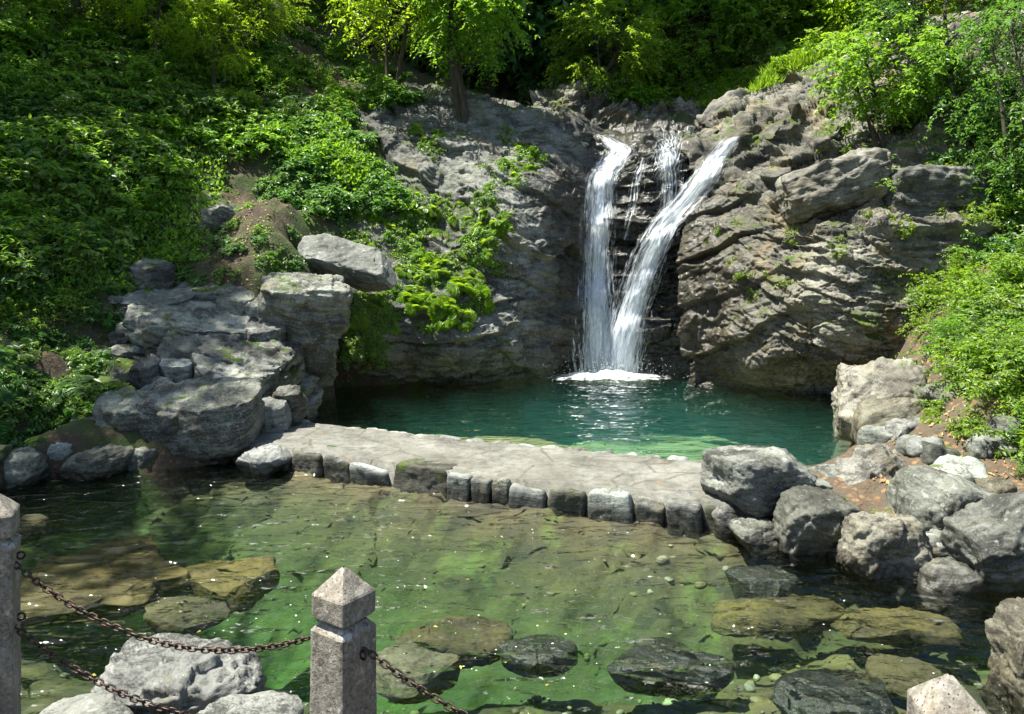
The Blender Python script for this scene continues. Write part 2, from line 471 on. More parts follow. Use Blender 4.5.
def fall_mat(name, lo, hi, su=26, sv=1.3, seed=0.0):
    """falling water: white threads with see-through gaps, drawn along the flow (UV in metres)"""
    t = NT(name)
    uv = t.n('ShaderNodeUVMap').outputs[0]
    w = t.n('ShaderNodeTexNoise', None, Vector=t.mapping(uv, scale=(5, 3, 1), loc=(seed, seed, 0)), Scale=1.0, Detail=2).outputs[1]
    wm = t.n('ShaderNodeMix', {'data_type': 'VECTOR'})
    t.set(wm, 0, 0.05); t.set(wm, 4, uv); t.set(wm, 5, w)
    a = t.noise(t.mapping(wm.outputs[1], scale=(su, sv, 1), loc=(seed * 3, seed, 0)), 1.0, 5, 0.6)
    b = t.noise(t.mapping(wm.outputs[1], scale=(su * 2.2, sv * 5, 1), loc=(seed, seed * 2, 0)), 1.0, 4, 0.65)
    v = t.math('ADD', t.math('MULTIPLY', a, 0.62), t.math('MULTIPLY', b, 0.38))
    # ragged side edges: u runs 0..1 in the second layer
    ed = t.n('ShaderNodeUVMap', {'uv_map': 'Edge'}).outputs[0]
    eu = t.n('ShaderNodeSeparateXYZ', None, Vector=ed).outputs[0]
    e = t.math('MULTIPLY', t.maprange(eu, 0.0, 0.5), t.maprange(eu, 1.0, 0.5))
    v = t.math('SUBTRACT', v, t.math('MULTIPLY', t.math('SUBTRACT', 1.0, e), 0.26))
    ev = t.n('ShaderNodeSeparateXYZ', None, Vector=ed).outputs[1]
    v = t.math('SUBTRACT', v, t.maprange(ev, 0.10, 0.0, 0, 0.22))
    al = t.maprange(v, lo, hi)
    df = t.n('ShaderNodeBsdfPrincipled', None, Base_Color=(0.84, 0.91, 0.98), Roughness=0.35,
             Normal=t.n('ShaderNodeBump', None, Strength=0.8, Distance=0.03, Height=v))
    tl = t.n('ShaderNodeBsdfTranslucent', None, Color=(0.93, 0.96, 0.98))
    m1 = t.n('ShaderNodeMixShader', None, Fac=0.3); t.set(m1, 1, df); t.set(m1, 2, tl)
    tp = t.n('ShaderNodeBsdfTransparent')
    m2 = t.n('ShaderNodeMixShader', None, Fac=al); t.set(m2, 1, tp); t.set(m2, 2, m1)
    return t.surf(m2)

def foam_mat():
    t = NT('foam')
    pos = t.n('ShaderNodeNewGeometry').outputs['Position']
    ed = t.n('ShaderNodeUVMap').outputs[0]
    r = t.n('ShaderNodeSeparateXYZ', None, Vector=ed).outputs[0]
    n = t.noise(pos, 7, 6, 0.7)
    al = t.maprange(t.math('SUBTRACT', n, t.math('MULTIPLY', r, 0.85)), 0.0, 0.42)
    df = t.n('ShaderNodeBsdfPrincipled', None, Base_Color=(0.88, 0.93, 0.95), Roughness=0.6)
    tp = t.n('ShaderNodeBsdfTransparent')
    m2 = t.n('ShaderNodeMixShader', None, Fac=al); t.set(m2, 1, tp); t.set(m2, 2, df)
    return t.surf(m2)

def post_mat():
    t = NT('weathered_granite')
    pos = t.n('ShaderNodeTexCoord').outputs['Object']
    n1 = t.noise(pos, 7, 6, 0.65); n2 = t.noise(pos, 60, 5, 0.75); n3 = t.noise(t.mapping(pos, scale=(1, 1, 0.35)), 18, 5, 0.7)
    col = t.ramp(t.math('ADD', t.math('MULTIPLY', n2, 0.55), t.math('MULTIPLY', n3, 0.45)),
                 [(0.36, (0.06, 0.054, 0.043)), (0.5, (0.20, 0.182, 0.15)), (0.66, (0.40, 0.375, 0.325))])
    col = t.mix(t.maprange(n1, 0.5, 0.68, 0, 0.6), col, (0.17, 0.13, 0.085))
    col = t.mix(t.maprange(t.noise(pos, 10, 5, 0.7), 0.6, 0.68, 0, 0.7), col, (0.55, 0.53, 0.48))
    col = t.mix(t.maprange(t.noise(pos, 5.5, 4, 0.7), 0.63, 0.72, 0, 0.6), col, (0.10, 0.115, 0.035))
    pit = t.maprange(t.n('ShaderNodeTexVoronoi', {'feature': 'F1'}, Vector=pos, Scale=75).outputs['Distance'], 0.10, 0.24)
    col = t.mix(t.math('SUBTRACT', 1, pit), col, (0.06, 0.05, 0.04))
    h = t.math('ADD', t.math('MULTIPLY', n2, 0.7), t.math('ADD', t.math('MULTIPLY', pit, 0.4), t.math('MULTIPLY', n3, 0.5)))
    b = t.n('ShaderNodeBump', None, Strength=0.9, Distance=0.008, Height=h)
    return t.surf(t.n('ShaderNodeBsdfPrincipled', None, Base_Color=col, Roughness=0.82, Normal=b))

def iron_mat():
    t = NT('rusty_iron')
    pos = t.n('ShaderNodeNewGeometry').outputs['Position']
    n = t.noise(pos, 55, 5, 0.7)
    col = t.mix(t.maprange(n, 0.42, 0.62), (0.025, 0.02, 0.021), (0.085, 0.045, 0.03))
    b = t.n('ShaderNodeBump', None, Strength=0.5, Distance=0.003, Height=n)
    pr = t.n('ShaderNodeBsdfPrincipled', None, Base_Color=col, Roughness=t.maprange(n, 0.4, 0.65, 0.32, 0.65), Metallic=0.65, Normal=b)
    return t.surf(pr)

def deck_mat():
    t = NT('worn_paving')
    pos = t.n('ShaderNodeNewGeometry').outputs['Position']
    n1 = t.noise(pos, 1.7, 8, 0.68); n2 = t.noise(pos, 12, 6, 0.7); n3 = t.noise(pos, 60, 4, 0.7)
    v = t.math('ADD', t.math('MULTIPLY', n1, 0.5), t.math('ADD', t.math('MULTIPLY', n2, 0.32), t.math('MULTIPLY', n3, 0.18)))
    col = t.ramp(v, [(0.38, (0.045, 0.044, 0.036)), (0.5, (0.145, 0.143, 0.122)), (0.64, (0.26, 0.258, 0.23))])
    vo = t.n('ShaderNodeTexVoronoi', {'feature': 'DISTANCE_TO_EDGE'}, Vector=t.mapping(pos, rot=(0, 0, 0.42), scale=(1.0, 1.6, 1)), Scale=1.35).outputs[0]
    ck = t.maprange(t.math('ADD', vo, t.math('MULTIPLY', n2, 0.03)), 0.016, 0.036)
    col = t.mix(t.math('MULTIPLY', t.math('SUBTRACT', 1, ck), 0.6), col, (0.05, 0.042, 0.03))
    col = t.mix(t.maprange(t.noise(pos, 0.9, 6, 0.7), 0.46, 0.62, 0, 0.6), col, (0.085, 0.08, 0.06))
    col = t.mix(t.maprange(t.noise(pos, 4.2, 5, 0.7), 0.6, 0.7, 0, 0.7), col, (0.19, 0.12, 0.07))
    h = t.math('ADD', t.math('MULTIPLY', v, 1.4), t.math('MULTIPLY', ck, 0.25))
    b = t.n('ShaderNodeBump', None, Strength=0.7, Distance=0.03, Height=h)
    return t.surf(t.n('ShaderNodeBsdfPrincipled', None, Base_Color=col, Roughness=0.8, Normal=b))

DIP = (0.10, -0.42, 0.0)
M = {
 'dome': rock_mat('grey_dome_rock', (0.035, 0.034, 0.032), (0.32, 0.315, 0.30), brown=0.4, streaks=0.6, moss=0.46, lichen=0.3, tilt=(0.25, 0.35, 0.2), scale=0.9, wetzone=True),
 'chute': rock_mat('wet_black_rock', (0.022, 0.021, 0.02), (0.15, 0.14, 0.125), brown=0.35, moss=0.5, wet=0.75, lichen=0.1, tilt=DIP, brown_col=(0.10, 0.06, 0.015), moss_col=(0.055, 0.055, 0.008)),
 'cliff': rock_mat('banded_cliff_rock', (0.045, 0.039, 0.034), (0.32, 0.295, 0.255), brown=0.5, streaks=0.6, moss=0.5, lichen=0.35, tilt=DIP, brown_col=(0.20, 0.15, 0.07), water_z=0.1, wetzone=True),
 'boulder': rock_mat('grey_boulder_rock', (0.04, 0.039, 0.037), (0.32, 0.315, 0.30), brown=0.12, moss=0.0, lichen=0.4, water_z=0.03, local=True, scale=2.2),
 'mossy': rock_mat('mossy_boulder_rock', (0.042, 0.04, 0.036), (0.27, 0.26, 0.24), brown=0.25, moss=0.60, moss_top=-0.3, lichen=0.3, water_z=0.03, local=True, scale=2.2),
 'warm': rock_mat('tan_boulder_rock', (0.06, 0.052, 0.044), (0.32, 0.295, 0.26), brown=0.35, moss=0.12, lichen=0.3, water_z=0.03, local=True, scale=2.0),
 'pale': rock_mat('pale_slab_rock', (0.11, 0.11, 0.11), (0.44, 0.44, 0.435), brown=0.08, moss=0.0, lichen=0.4, water_z=0.03, local=True, scale=1.8),
 'ledge': rock_mat('grey_ledge_rock', (0.055, 0.053, 0.049), (0.42, 0.41, 0.385), brown=0.2, moss=0.4, lichen=0.35, water_z=0.03, local=True, scale=1.7, tilt=(0.1, 0.1, 0)),
 'darkmoss': rock_mat('moss_covered_stone', (0.03, 0.028, 0.022), (0.15, 0.14, 0.115), brown=0.3, moss=0.75, moss_top=0.1, lichen=0.0, local=True, scale=2.4, moss_col=(0.06, 0.10, 0.012)),
 'sunken': rock_mat('tan_sunken_rock', (0.055, 0.04, 0.018), (0.21, 0.155, 0.07), brown=0.3, moss=0.0, lichen=0.0, local=True, scale=1.4, brown_col=(0.16, 0.115, 0.04), bump=0.4),
 'sunkenbrown': rock_mat('brown_sunken_rock', (0.028, 0.022, 0.011), (0.125, 0.098, 0.05), brown=0.3, lichen=0.0, local=True, scale=1.4, brown_col=(0.10, 0.075, 0.03), bump=0.4),
 'sunkendark': rock_mat('dark_sunken_rock', (0.012, 0.012, 0.011), (0.05, 0.048, 0.043), brown=0.1, lichen=0.0, local=True, scale=1.8, rough=0.3),
 'hill': earth_mat('leafy_hill_soil', 0.55, (0.025, 0.018, 0.011), (0.10, 0.072, 0.045), litter=0.35),
 'bank': earth_mat('root_bank_soil', 0.1, (0.045, 0.034, 0.022), (0.17, 0.13, 0.085), litter=0.8),
 'near': earth_mat('near_bank_soil', 0.35),
 'far': earth_mat('far_slope_ground', 0.8),
 'shore': rock_mat('mossy_ledge_rock', (0.055, 0.052, 0.046), (0.42, 0.41, 0.38), brown=0.35, moss=0.62, lichen=0.3, tilt=(0.1, 0.1, 0), water_z=0.0),
 'bed': bed_mat(),
 'post': post_mat(), 'iron': iron_mat(), 'deck': deck_mat(),
 'bark': bark_mat('dark_bark', (0.018, 0.014, 0.010), (0.085, 0.066, 0.048)),
 'stem': bark_mat('twig_bark', (0.035, 0.028, 0.016), (0.10, 0.08, 0.04)),
 'leaf_deep': leaf_mat('deep_green_leaf', (0.04, 0.105, 0.026), (0.085, 0.185, 0.035), 0.38),
 'leaf_mid': leaf_mat('mid_green_leaf', (0.06, 0.14, 0.02), (0.13, 0.24, 0.026), 0.42),
 'leaf_bright': leaf_mat('bright_green_leaf', (0.075, 0.15, 0.014), (0.16, 0.26, 0.02), 0.45),
 'leaf_sun_yellow': leaf_mat('sunlit_yellow_green_leaf', (0.09, 0.165, 0.012), (0.175, 0.27, 0.018), 0.52),  # yellow glow of backlit leaves put into the leaf colour
 'leaf_gloss': leaf_mat('dark_glossy_leaf', (0.022, 0.065, 0.016), (0.055, 0.13, 0.022), 0.33, 0.3),
 'leaf_dark': leaf_mat('dark_forest_leaf', (0.045, 0.12, 0.055), (0.09, 0.20, 0.07), 0.45),
}
# ------------------------------------------------------------------ the setting
LOW_Z, UP_Z, DECK_Z = 0.0, 0.10, 0.215

# great ground sheet, far below and beyond everything
g = np.linspace(-1, 1, 120); g = np.sign(g) * np.abs(g) ** 2.2 * 420
gx, gy = np.meshgrid(g, g)
gz = -3.2 + 1.2 * vnoise(np.stack([gx.ravel(), gy.ravel(), gx.ravel() * 0], 1) * 0.03).reshape(gx.shape)
patch('ground', np.stack([gx, gy, gz], -1), M['far'], bvh=False)

# causeway plan (world xy of its edges)
CW_F = np.array([PZ(px, py, DECK_Z) for px, py in ((180, 434), (237, 440.5), (290, 448), (400, 463), (500, 478), (600, 488.5), (700, 499.5), (726, 502.5))])
CW_B = np.array([PZ(px, py, DECK_Z) for px, py in ((200, 413), (262, 418), (350, 427), (450, 437), (560, 447.5), (640, 455), (712, 462), (728, 463.5))])
# pool bed
x = np.linspace(-9, 8, 420); y = np.linspace(2.2, 16, 340)
gx, gy = np.meshgrid(x, y); q = np.stack([gx.ravel(), gy.ravel(), gx.ravel() * 0], 1)
def gauss(cx, cy, sx, sy, a=0.0):
    dx, dy = q[:, 0] - cx, q[:, 1] - cy
    c, s = math.cos(a), math.sin(a)
    return np.exp(-((c * dx + s * dy) / sx) ** 2 - ((-s * dx + c * dy) / sy) ** 2)
z = -0.30 - 1.10 * gauss(-0.9, 6.2, 2.7, 1.35, -0.2) - 0.18 * gauss(0.9, 5.9, 0.9, 0.5) - 0.75 * gauss(0.9, 12.8, 3.2, 1.5) + 0.12 * gauss(0.4, 4.6, 2.4, 0.6)
z += 0.45 * gauss(0.3, 11.2, 2.1, 0.6, -0.06) + 0.22 * gauss(-1.6, 9.5, 1.2, 0.35, -0.2) + 0.20 * gauss(2.6, 9.2, 1.6, 0.6)
q2 = q * np.array([1, 1.7, 1]) @ np.array([[math.cos(.5), math.sin(.5), 0], [-math.sin(.5), math.cos(.5), 0], [0, 0, 1]])
d1, d2, cid = worley(q2 * np.array([1.1, 1.5, 1]) + 0.25 * vnoise(q * 3)[:, None], 3)
z += 0.10 * fbm(q * 1.3, 4, 5) + 0.10 * (cid - 0.5) * np.clip((d2 - d1) / 0.12, 0, 1) + 0.02 * ridged(q * 4, 3, 9)
d1, d2, cid = worley(q * np.array([3.2, 4.0, 1]), 8)
z += 0.05 * np.clip(0.55 - d1, 0, 1) * (cid > 0.45)
def seg_dist(C):
    best = np.full(len(q), 9.0)
    for a, b in zip(C[:-1], C[1:]):
        a, b = a[:2], b[:2]; d = b - a
        tt = np.clip(((q[:, :2] - a) @ d) / (d @ d), 0, 1)
        best = np.minimum(best, np.linalg.norm(q[:, :2] - a - tt[:, None] * d, axis=1))
    return best
rub = 0.12 * (worley(q * np.array([3.4, 3.4, 1]) + 0.2 * vnoise(q * 5)[:, None], 12)[2] - 0.5)
toe = seg_dist(CW_F); z = np.maximum(z, -0.015 - 0.55 * toe + rub - 0.25 * np.clip(toe - 0.8, 0, 1))
toe = seg_dist(CW_B); zt_ = np.maximum(-0.05 - 0.16 * toe - 0.12 * np.clip(toe - 1.3, 0, 9), -0.9) + rub * 0.25 + 0.05 * fbm(q * 1.6, 3, 15) + 0.22 * gauss(0.0, 11.0, 1.6, 0.6, -0.06)
kb = np.clip((seg_dist(CW_F) - toe) / 0.3, 0, 1); z = z * (1 - kb) + zt_ * kb
z = np.minimum(z, 0.012)
BED = (x.copy(), y.copy(), z.reshape(gx.shape).copy())
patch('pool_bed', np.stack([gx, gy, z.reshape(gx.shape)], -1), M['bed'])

# left hillside
pts = [PZ(px, py, -0.15) for px, py in ((-420, 640), (-200, 535), (-60, 486), (0, 476), (60, 468), (120, 461), (180, 456), (240, 452))]
pts += [np.array([*PZ(px, py, 0.0)[:2], zz]) for px, py, zz in ((300, 412, -0.05), (300, 440, -0.7), (330, 396, -0.3), (420, 400, -1.0), (300, 520, -1.1), (450, 480, -1.3), (150, 540, -1.1), (0, 530, -0.9), (0, 600, -1.1), (-200, 640, -1.0), (-60, 560, -0.8), (100, 510, -0.9), (200, 500, -0.9))]
pts += [np.array([*P(px, py, Y)[:2], zz]) for px, py, Y, zz in ((330, 384, 11.7, -0.5), (380, 370, 12.0, -0.5), (430, 360, 12.4, -0.3), (480, 340, 13.2, 0.3), (340, 320, 12.3, 0.9), (400, 300, 13.0, 1.2))]
pts += [P(*c) for c in ((0, 446, 8.2), (60, 441, 8.5), (120, 436, 8.8), (190, 432, 9.0), (245, 425, 8.9),
    (0, 400, 8.5), (100, 405, 8.9), (200, 395, 9.5), (270, 372, 9.9),
    (0, 340, 9.2), (100, 340, 9.8), (200, 325, 10.4), (270, 310, 10.8), (320, 300, 11.5),
    (0, 250, 10.2), (100, 270, 10.8), (200, 270, 11.3), (300, 265, 12.0), (380, 262, 13.2),
    (0, 150, 11.8), (100, 170, 12.3), (200, 200, 12.7), (300, 210, 13.1), (400, 230, 13.8),
    (0, 50, 13.8), (100, 80, 14.2), (200, 110, 14.6), (300, 130, 15.0), (400, 150, 15.4),
    (0, -60, 16.5), (100, -30, 17), (200, 10, 17.4), (300, 50, 17.8), (400, 100, 18.5),
    (200, -80, 21), (300, -20, 22), (400, 60, 23), (0, -160, 22), (-100, -100, 17),
    (450, 210, 15.6), (520, 190, 17.2), (480, 120, 19.5), (500, 95, 23),
    (-250, 450, 6.9), (-250, 300, 8.0), (-250, 150, 9.8), (-300, 0, 12.5), (-500, 420, 6.2), (-500, 250, 7.5), (-600, 100, 9.5),
    (-900, 500, 4.2), (-1200, 300, 4.2))]
hz = tps(pts, 0.01)
x = np.linspace(-17, 0.2, 300); y = np.linspace(2.8, 27, 400)
gx, gy = np.meshgrid(x, y); q = np.stack([gx.ravel(), gy.ravel(), gx.ravel() * 0], 1)
z = hz(gx, gy)
zz = z.ravel()
amp = np.clip((zz + 0.1) / 0.6, 0.05, 1)
z = zz + amp * (0.22 * fbm(q * 0.7, 4, 21) + 0.14 * ridged(q * 1.9, 4, 22) + 0.06 * fbm(q * 6, 3, 23))
z = np.where(z < 0.3, z - (0.3 - z) * 1.3, z)
patch('left_hillside', np.stack([gx, gy, z.reshape(gx.shape)], -1), M['hill'])

# right bank
pts = [PZ(px, py, -0.12) for px, py in ((690, 526), (740, 546), (790, 556), (850, 578), (920, 592), (1000, 606), (1100, 625), (1250, 660))]
pts += [np.array([*PZ(px, py, 0.0)[:2], zz]) for px, py, zz in ((600, 560, -0.9), (750, 600, -0.9), (900, 640, -0.9), (1050, 690, -0.8), (740, 440, -0.8), (800, 415, -0.8), (700, 400, -1.2), (620, 440, -1.0))]
pts += [PZ(px, py, zz) for px, py, zz in ((850, 452, 0.0), (850, 425, 0.0), (838, 402, 0.0), (800, 468, 0.0))]
pts += [P(*c) for c in ((715, 500, 6.6), (800, 495, 6.5), (850, 515, 6.1), (900, 525, 5.9), (960, 540, 5.6), (1024, 540, 5.5),
    (810, 474, 7.1), (860, 466, 7.3), (905, 468, 7.1), (960, 468, 6.9), (1024, 470, 6.7),
    (885, 432, 8.2), (930, 418, 7.9), (980, 398, 7.7), (1024, 370, 7.5),
    (890, 392, 9.5), (920, 360, 9.3), (960, 330, 9.1), (1024, 300, 8.8), (950, 300, 10.3), (1024, 250, 10.2), (1100, 250, 9.2), (1100, 400, 7), (1180, 500, 5.7),
    (1300, 200, 9), (1300, 400, 6.2), (1400, 560, 4.6), (1150, 600, 4.7))]
hz = tps(pts, 0.01)
x = np.linspace(1.2, 10, 260); y = np.linspace(3.6, 12.5, 260)
gx, gy = np.meshgrid(x, y); q = np.stack([gx.ravel(), gy.ravel(), gx.ravel() * 0], 1)
zz = hz(gx, gy).ravel()
amp = np.clip((zz + 0.1) / 0.6, 0.05, 1)
z = zz + amp * (0.16 * fbm(q * 0.9, 4, 31) + 0.10 * ridged(q * 2.1, 4, 32) + 0.03 * fbm(q * 8, 3, 33))
z = np.where(z < 0.02, 0.02 + (z - 0.02) * 3, z)
patch('right_bank', np.stack([gx, gy, z.reshape(gx.shape)], -1), M['bank'])

# near bank under the posts
x = np.linspace(-7, 7, 280); y = np.concatenate([np.linspace(-9, 1.5, 60), np.linspace(1.55, 4.3, 110)])
gx, gy = np.meshgrid(x, y); q = np.stack([gx.ravel(), gy.ravel(), gx.ravel() * 0], 1)
sh = np.interp(gx, [-7, -2.6, -1.4, -0.7, 0.3, 1.2, 2.2, 2.6, 7], [4.0, 3.5, 3.22, 3.15, 3.1, 3.0, 3.2, 3.8, 4.6])
top = np.interp(gx, [-7, -1.6, -0.6, 7], [0.62, 0.55, 0.36, 0.36])
e = sh - gy
z = np.where(e > 0, top * (1 - np.exp(-np.maximum(e, 0) * 3.0)), e * 1.4).ravel()
z = z + 0.05 * fbm(q * 1.6, 4, 41) + 0.02 * fbm(q * 8, 3, 42)
patch('near_bank', np.stack([gx, gy, z.reshape(gx.shape)], -1), M['near'])

def row(y_or_list, pxs, Ys):
    ys = y_or_list if isinstance(y_or_list, (list, tuple)) else [y_or_list] * len(pxs)
    return list(zip(pxs, ys, Ys))
# stepped rock of the left shore
px = [70, 115, 165, 225, 280, 322]
ctrl = [row([470, 466, 462, 458, 430, 405], px, [8.2, 8.3, 8.45, 8.65, 9.15, 10.2]),
        row([446, 440, 436, 430, 405, 390], px, [8.3, 8.4, 8.55, 8.75, 9.3, 10.3]),
        row([415, 412, 408, 400, 382, 370], px, [8.6, 8.7, 8.8, 9.0, 9.6, 10.4]),
        row([380, 380, 375, 368, 352, 345], px, [9.0, 9.1, 9.2, 9.35, 9.9, 10.6]),
        row([345, 345, 340, 335, 325, 320], px, [9.6, 9.7, 9.8, 9.95, 10.25, 10.8]),
        row([312, 310, 308, 305, 300, 298], px, [10.2, 10.3, 10.35, 10.45, 10.7, 11.1]),
        row([285, 282, 280, 278, 276, 276], px, [11.0, 11.0, 11.1, 11.2, 11.4, 11.7])]
G = loft(ctrl, 380, 340)
G = terraced(G, unit((0.10, -0.30, 0.95)), 0.22, 133, 0.6, 0.05, 0.25)
G = blur(G, 1)
G = displaced(G, lambda p: rock_disp(p, unit((0.12, -0.15, 0.95)), T=0.30, A=0.06, blk=0.9, B=0.05, rough=0.025, seed=130, warp=0.5, gr=0.05) + 0.05 * fbm(p * 1.1, 3, 131))
patch('stepped_shore_rock', G, M['shore'])

# the rounded rock dome left of the fall, with the undercut ledge at its foot
px = [290, 345, 400, 450, 500, 540, 578, 618]
ctrl = [row(402, px, [12.3, 12.5, 12.7, 12.8, 12.9, 13.2, 13.7, 14.1]),
        row(376, px, [12.4, 12.5, 12.6, 12.7, 12.8, 13.2, 13.7, 14.2]),
        row(348, px, [11.3, 11.6, 11.9, 12.0, 12.4, 13.0, 13.7, 14.3]),
        row(305, px, [11.4, 11.8, 12.1, 12.3, 12.7, 13.1, 13.8, 14.4]),
        row(262, px, [12.2, 12.5, 12.8, 13.0, 13.0, 13.2, 13.9, 14.5]),
        row(212, px, [13.2, 13.4, 13.7, 13.7, 13.4, 13.5, 14.0, 14.6]),
        row([165, 165, 165, 165, 165, 165, 172, 185], px, [14.2, 14.4, 14.5, 14.3, 14.1, 14.1, 14.3, 14.9]),
        row([130, 125, 120, 124, 127, 130, 140, 160], px, [15.2, 15.3, 15.3, 15.1, 15.0, 15.0, 15.2, 15.7]),
        row([110, 95, 84, 94, 102, 109, 122, 146], px, [17, 17, 17, 16.9, 16.6, 16.4, 16.4, 16.6]),
        row([115, 100, 95, 105, 112, 118, 132, 150], px, [20, 20, 20, 20, 19.5, 19, 18.6, 18.5])]
G = loft(ctrl, 560, 420)
ND = unit((0.45, -0.25, 0.86))
def fd(p):
    hard = rock_disp(p, ND, T=0.55, A=0.15, blk=1.3, B=0.09, rough=0.026, seed=50, warp=0.9, gr=0.035)
    low = rock_disp(p, unit((0.1, -0.3, 0.9)), T=0.36, A=0.15, blk=0.8, B=0.10, rough=0.032, seed=60, warp=0.7, gr=0.06)
    k = np.clip((2.1 - p[:, 2]) / 0.8, 0, 1) * np.clip((0.3 - p[:, 0]) / 0.8, 0, 1)
    return hard * (1 - k) + low * k + 0.10 * fbm(p * 0.8, 3, 51)
G = displaced(G, fd)
patch('rock_dome', G, M['dome'])

# black wet rock behind the falling water
px = [552, 590, 622, 652, 684, 712, 750]
ctrl = [row(404, px, [13.7, 13.9, 13.75, 13.6, 13.4, 13.0, 12.4]),
        row(370, px, [13.7, 14.0, 13.8, 13.6, 13.4, 13.1, 12.5]),
        row(300, px, [13.9, 14.2, 13.9, 13.75, 13.7, 13.3, 12.7]),
        row(240, px, [14.1, 14.4, 14.0, 13.8, 13.8, 13.7, 13.1]),
        row(180, px, [14.5, 14.6, 14.2, 13.8, 13.8, 14.1, 13.7]),
        row([150, 152, 146, 143, 144, 152, 152], px, [15.0, 15.1, 14.8, 14.2, 14.2, 14.6, 14.4]),
        row([136, 137, 136, 128, 130, 140, 140], px, [16, 16, 15.6, 15.2, 15.1, 15.4, 15.3]),
        row([134, 134, 134, 130, 131, 138, 138], px, [19, 19, 19, 18, 18, 18, 18])]
G = loft(ctrl, 480, 320)
NC = unit((-0.25, -0.35, 0.9))
def fc(p):
    return rock_disp(p, NC, T=0.30, A=0.15, blk=0.7, B=0.12, rough=0.035, seed=70, warp=0.6, gr=0.07) + 0.08 * fbm(p * 0.9, 3, 71)
G = displaced(G, fc)
patch('wet_rock_face', G, M['chute'])

# right cliff
px = [684, 722, 765, 815, 870, 930, 1000, 1090, 1200]
ctrl = [row(415, px, [12.7, 12.3, 11.8, 11.4, 11.1, 10.9, 10.8, 10.6, 10.2]),
        row(385, px, [12.7, 12.3, 11.9, 11.6, 11.4, 11.2, 11.0, 10.7, 10.3]),
        row(350, px, [12.7, 12.1, 11.4, 10.9, 10.6, 10.4, 10.3, 10.2, 9.9]),
        row(290, px, [12.9, 12.2, 11.4, 10.85, 10.5, 10.4, 10.3, 10.2, 9.9]),
        row(232, px, [13.2, 12.5, 11.7, 11.0, 10.7, 10.6, 10.5, 10.4, 10.1]),
        row([195, 195, 200, 205, 208, 208, 205, 200, 195], px, [13.6, 13.0, 12.2, 11.4, 11.1, 11.0, 11.0, 10.8, 10.5]),
        row([165, 160, 155, 155, 160, 165, 160, 150, 140], px, [14.1, 13.6, 13.0, 12.3, 11.9, 11.7, 11.6, 11.4, 11.0]),
        row([145, 125, 112, 105, 105, 105, 100, 90, 80], px, [14.8, 14.6, 14.2, 13.6, 13.2, 12.9, 12.6, 12.3, 11.8]),
        row([138, 110, 84, 52, 34, 26, 20, 14, 8], px, [16.2, 16.2, 16.2, 15.8, 15.0, 14.6, 14.2, 13.6, 13]),
        row([136, 118, 98, 66, 44, 32, 26, 20, 14], px, [18.5, 18.5, 18.3, 18, 17, 16.5, 16, 15.5, 15])]
G = loft(ctrl, 620, 640)
NR = unit((-0.54, 0.04, 0.84)); NR2 = unit((0.05, -0.25, 0.95))
_w = np.clip((G[..., 2:3] - 2.6) / 1.0, 0, 1) * np.clip((6.0 - G[..., 0:1]) / 1.0, 0.2, 1)
G = G * (1 - _w) + terraced(G, NR, 0.42, 83, 0.5, 0.05, 0.3) * _w
G = blur(G, 1)
def fr_(p):
    a = rock_disp(p, NR, T=0.62, A=0.27, blk=1.8, B=0.13, rough=0.024, seed=80, warp=0.5, gr=0.05)
    b = rock_disp(p, NR2, T=0.55, A=0.17, blk=1.1, B=0.16, rough=0.045, seed=90, warp=0.7, gr=0.06)
    k = 1 / (1 + np.exp(-(p[:, 0] - 3.6 + 0.5 * vnoise(p * 0.7, 95)) * 3.0))
    return a * (1 - k) + b * k + 0.16 * fbm(p * 0.7, 3, 81) + 0.008 * ridged(p * 9, 3, 82)
G = displaced(G, fr_)
patch('right_cliff', G, M['cliff'])

# hill behind the right cliff
px = [520, 600, 680, 760, 850, 950, 1100, 1300]
ctrl = [row([158, 158, 152, 138, 98, 70, 60, 80], px, [17, 17, 17.3, 17.6, 17.2, 16.5, 15, 13]),
        row([120, 122, 112, 86, 48, 24, 12, 20], px, [20, 19.5, 19.5, 19.5, 19, 18, 16.5, 15]),
        row([100, 90, 76, 46, 2, -28, -48, -50], [545] + px[1:], [22, 21.5, 21.5, 21.5, 21, 20, 19, 17]),
        row([60, 34, 2, -38, -78, -118, -150, -150], [556] + px[1:], [27, 26.5, 26, 26, 25, 24, 23, 21]),
        row([40, 0, -60, -100, -150, -190, -220, -220], [575] + px[1:], [38, 38, 37, 36, 35, 34, 33, 31])]
G = loft(ctrl, 260, 300)
G = displaced(G, lambda p: 0.35 * fbm(p * 0.45, 4, 101) + 0.12 * ridged(p * 1.4, 3, 102))
patch('right_hillside', G, M['far'])
# rocky shoulder at its foot
px = [532, 556, 585, 620, 660, 700]
ctrl = [row(160, px, [18.2, 18.0, 17.9, 17.8, 17.8, 17.6]),
        row([118, 118, 122, 128, 136, 140], px, [18.6, 18.4, 18.2, 18.1, 18.1, 17.9]),
        row([100, 92, 84, 100, 110, 104], px, [19.6, 19.4, 19.2, 19.0, 19.0, 18.8]),
        row([98, 88, 78, 92, 100, 96], px, [22.5, 22, 21.6, 21.4, 21.4, 21.3])]
G = loft(ctrl, 200, 220)
G = displaced(G, lambda p: rock_disp(p, unit((-0.5, -0.2, 0.85)), T=0.4, A=0.16, blk=0.9, B=0.15, rough=0.09, seed=110))
patch('rock_shoulder', G, M['cliff'])

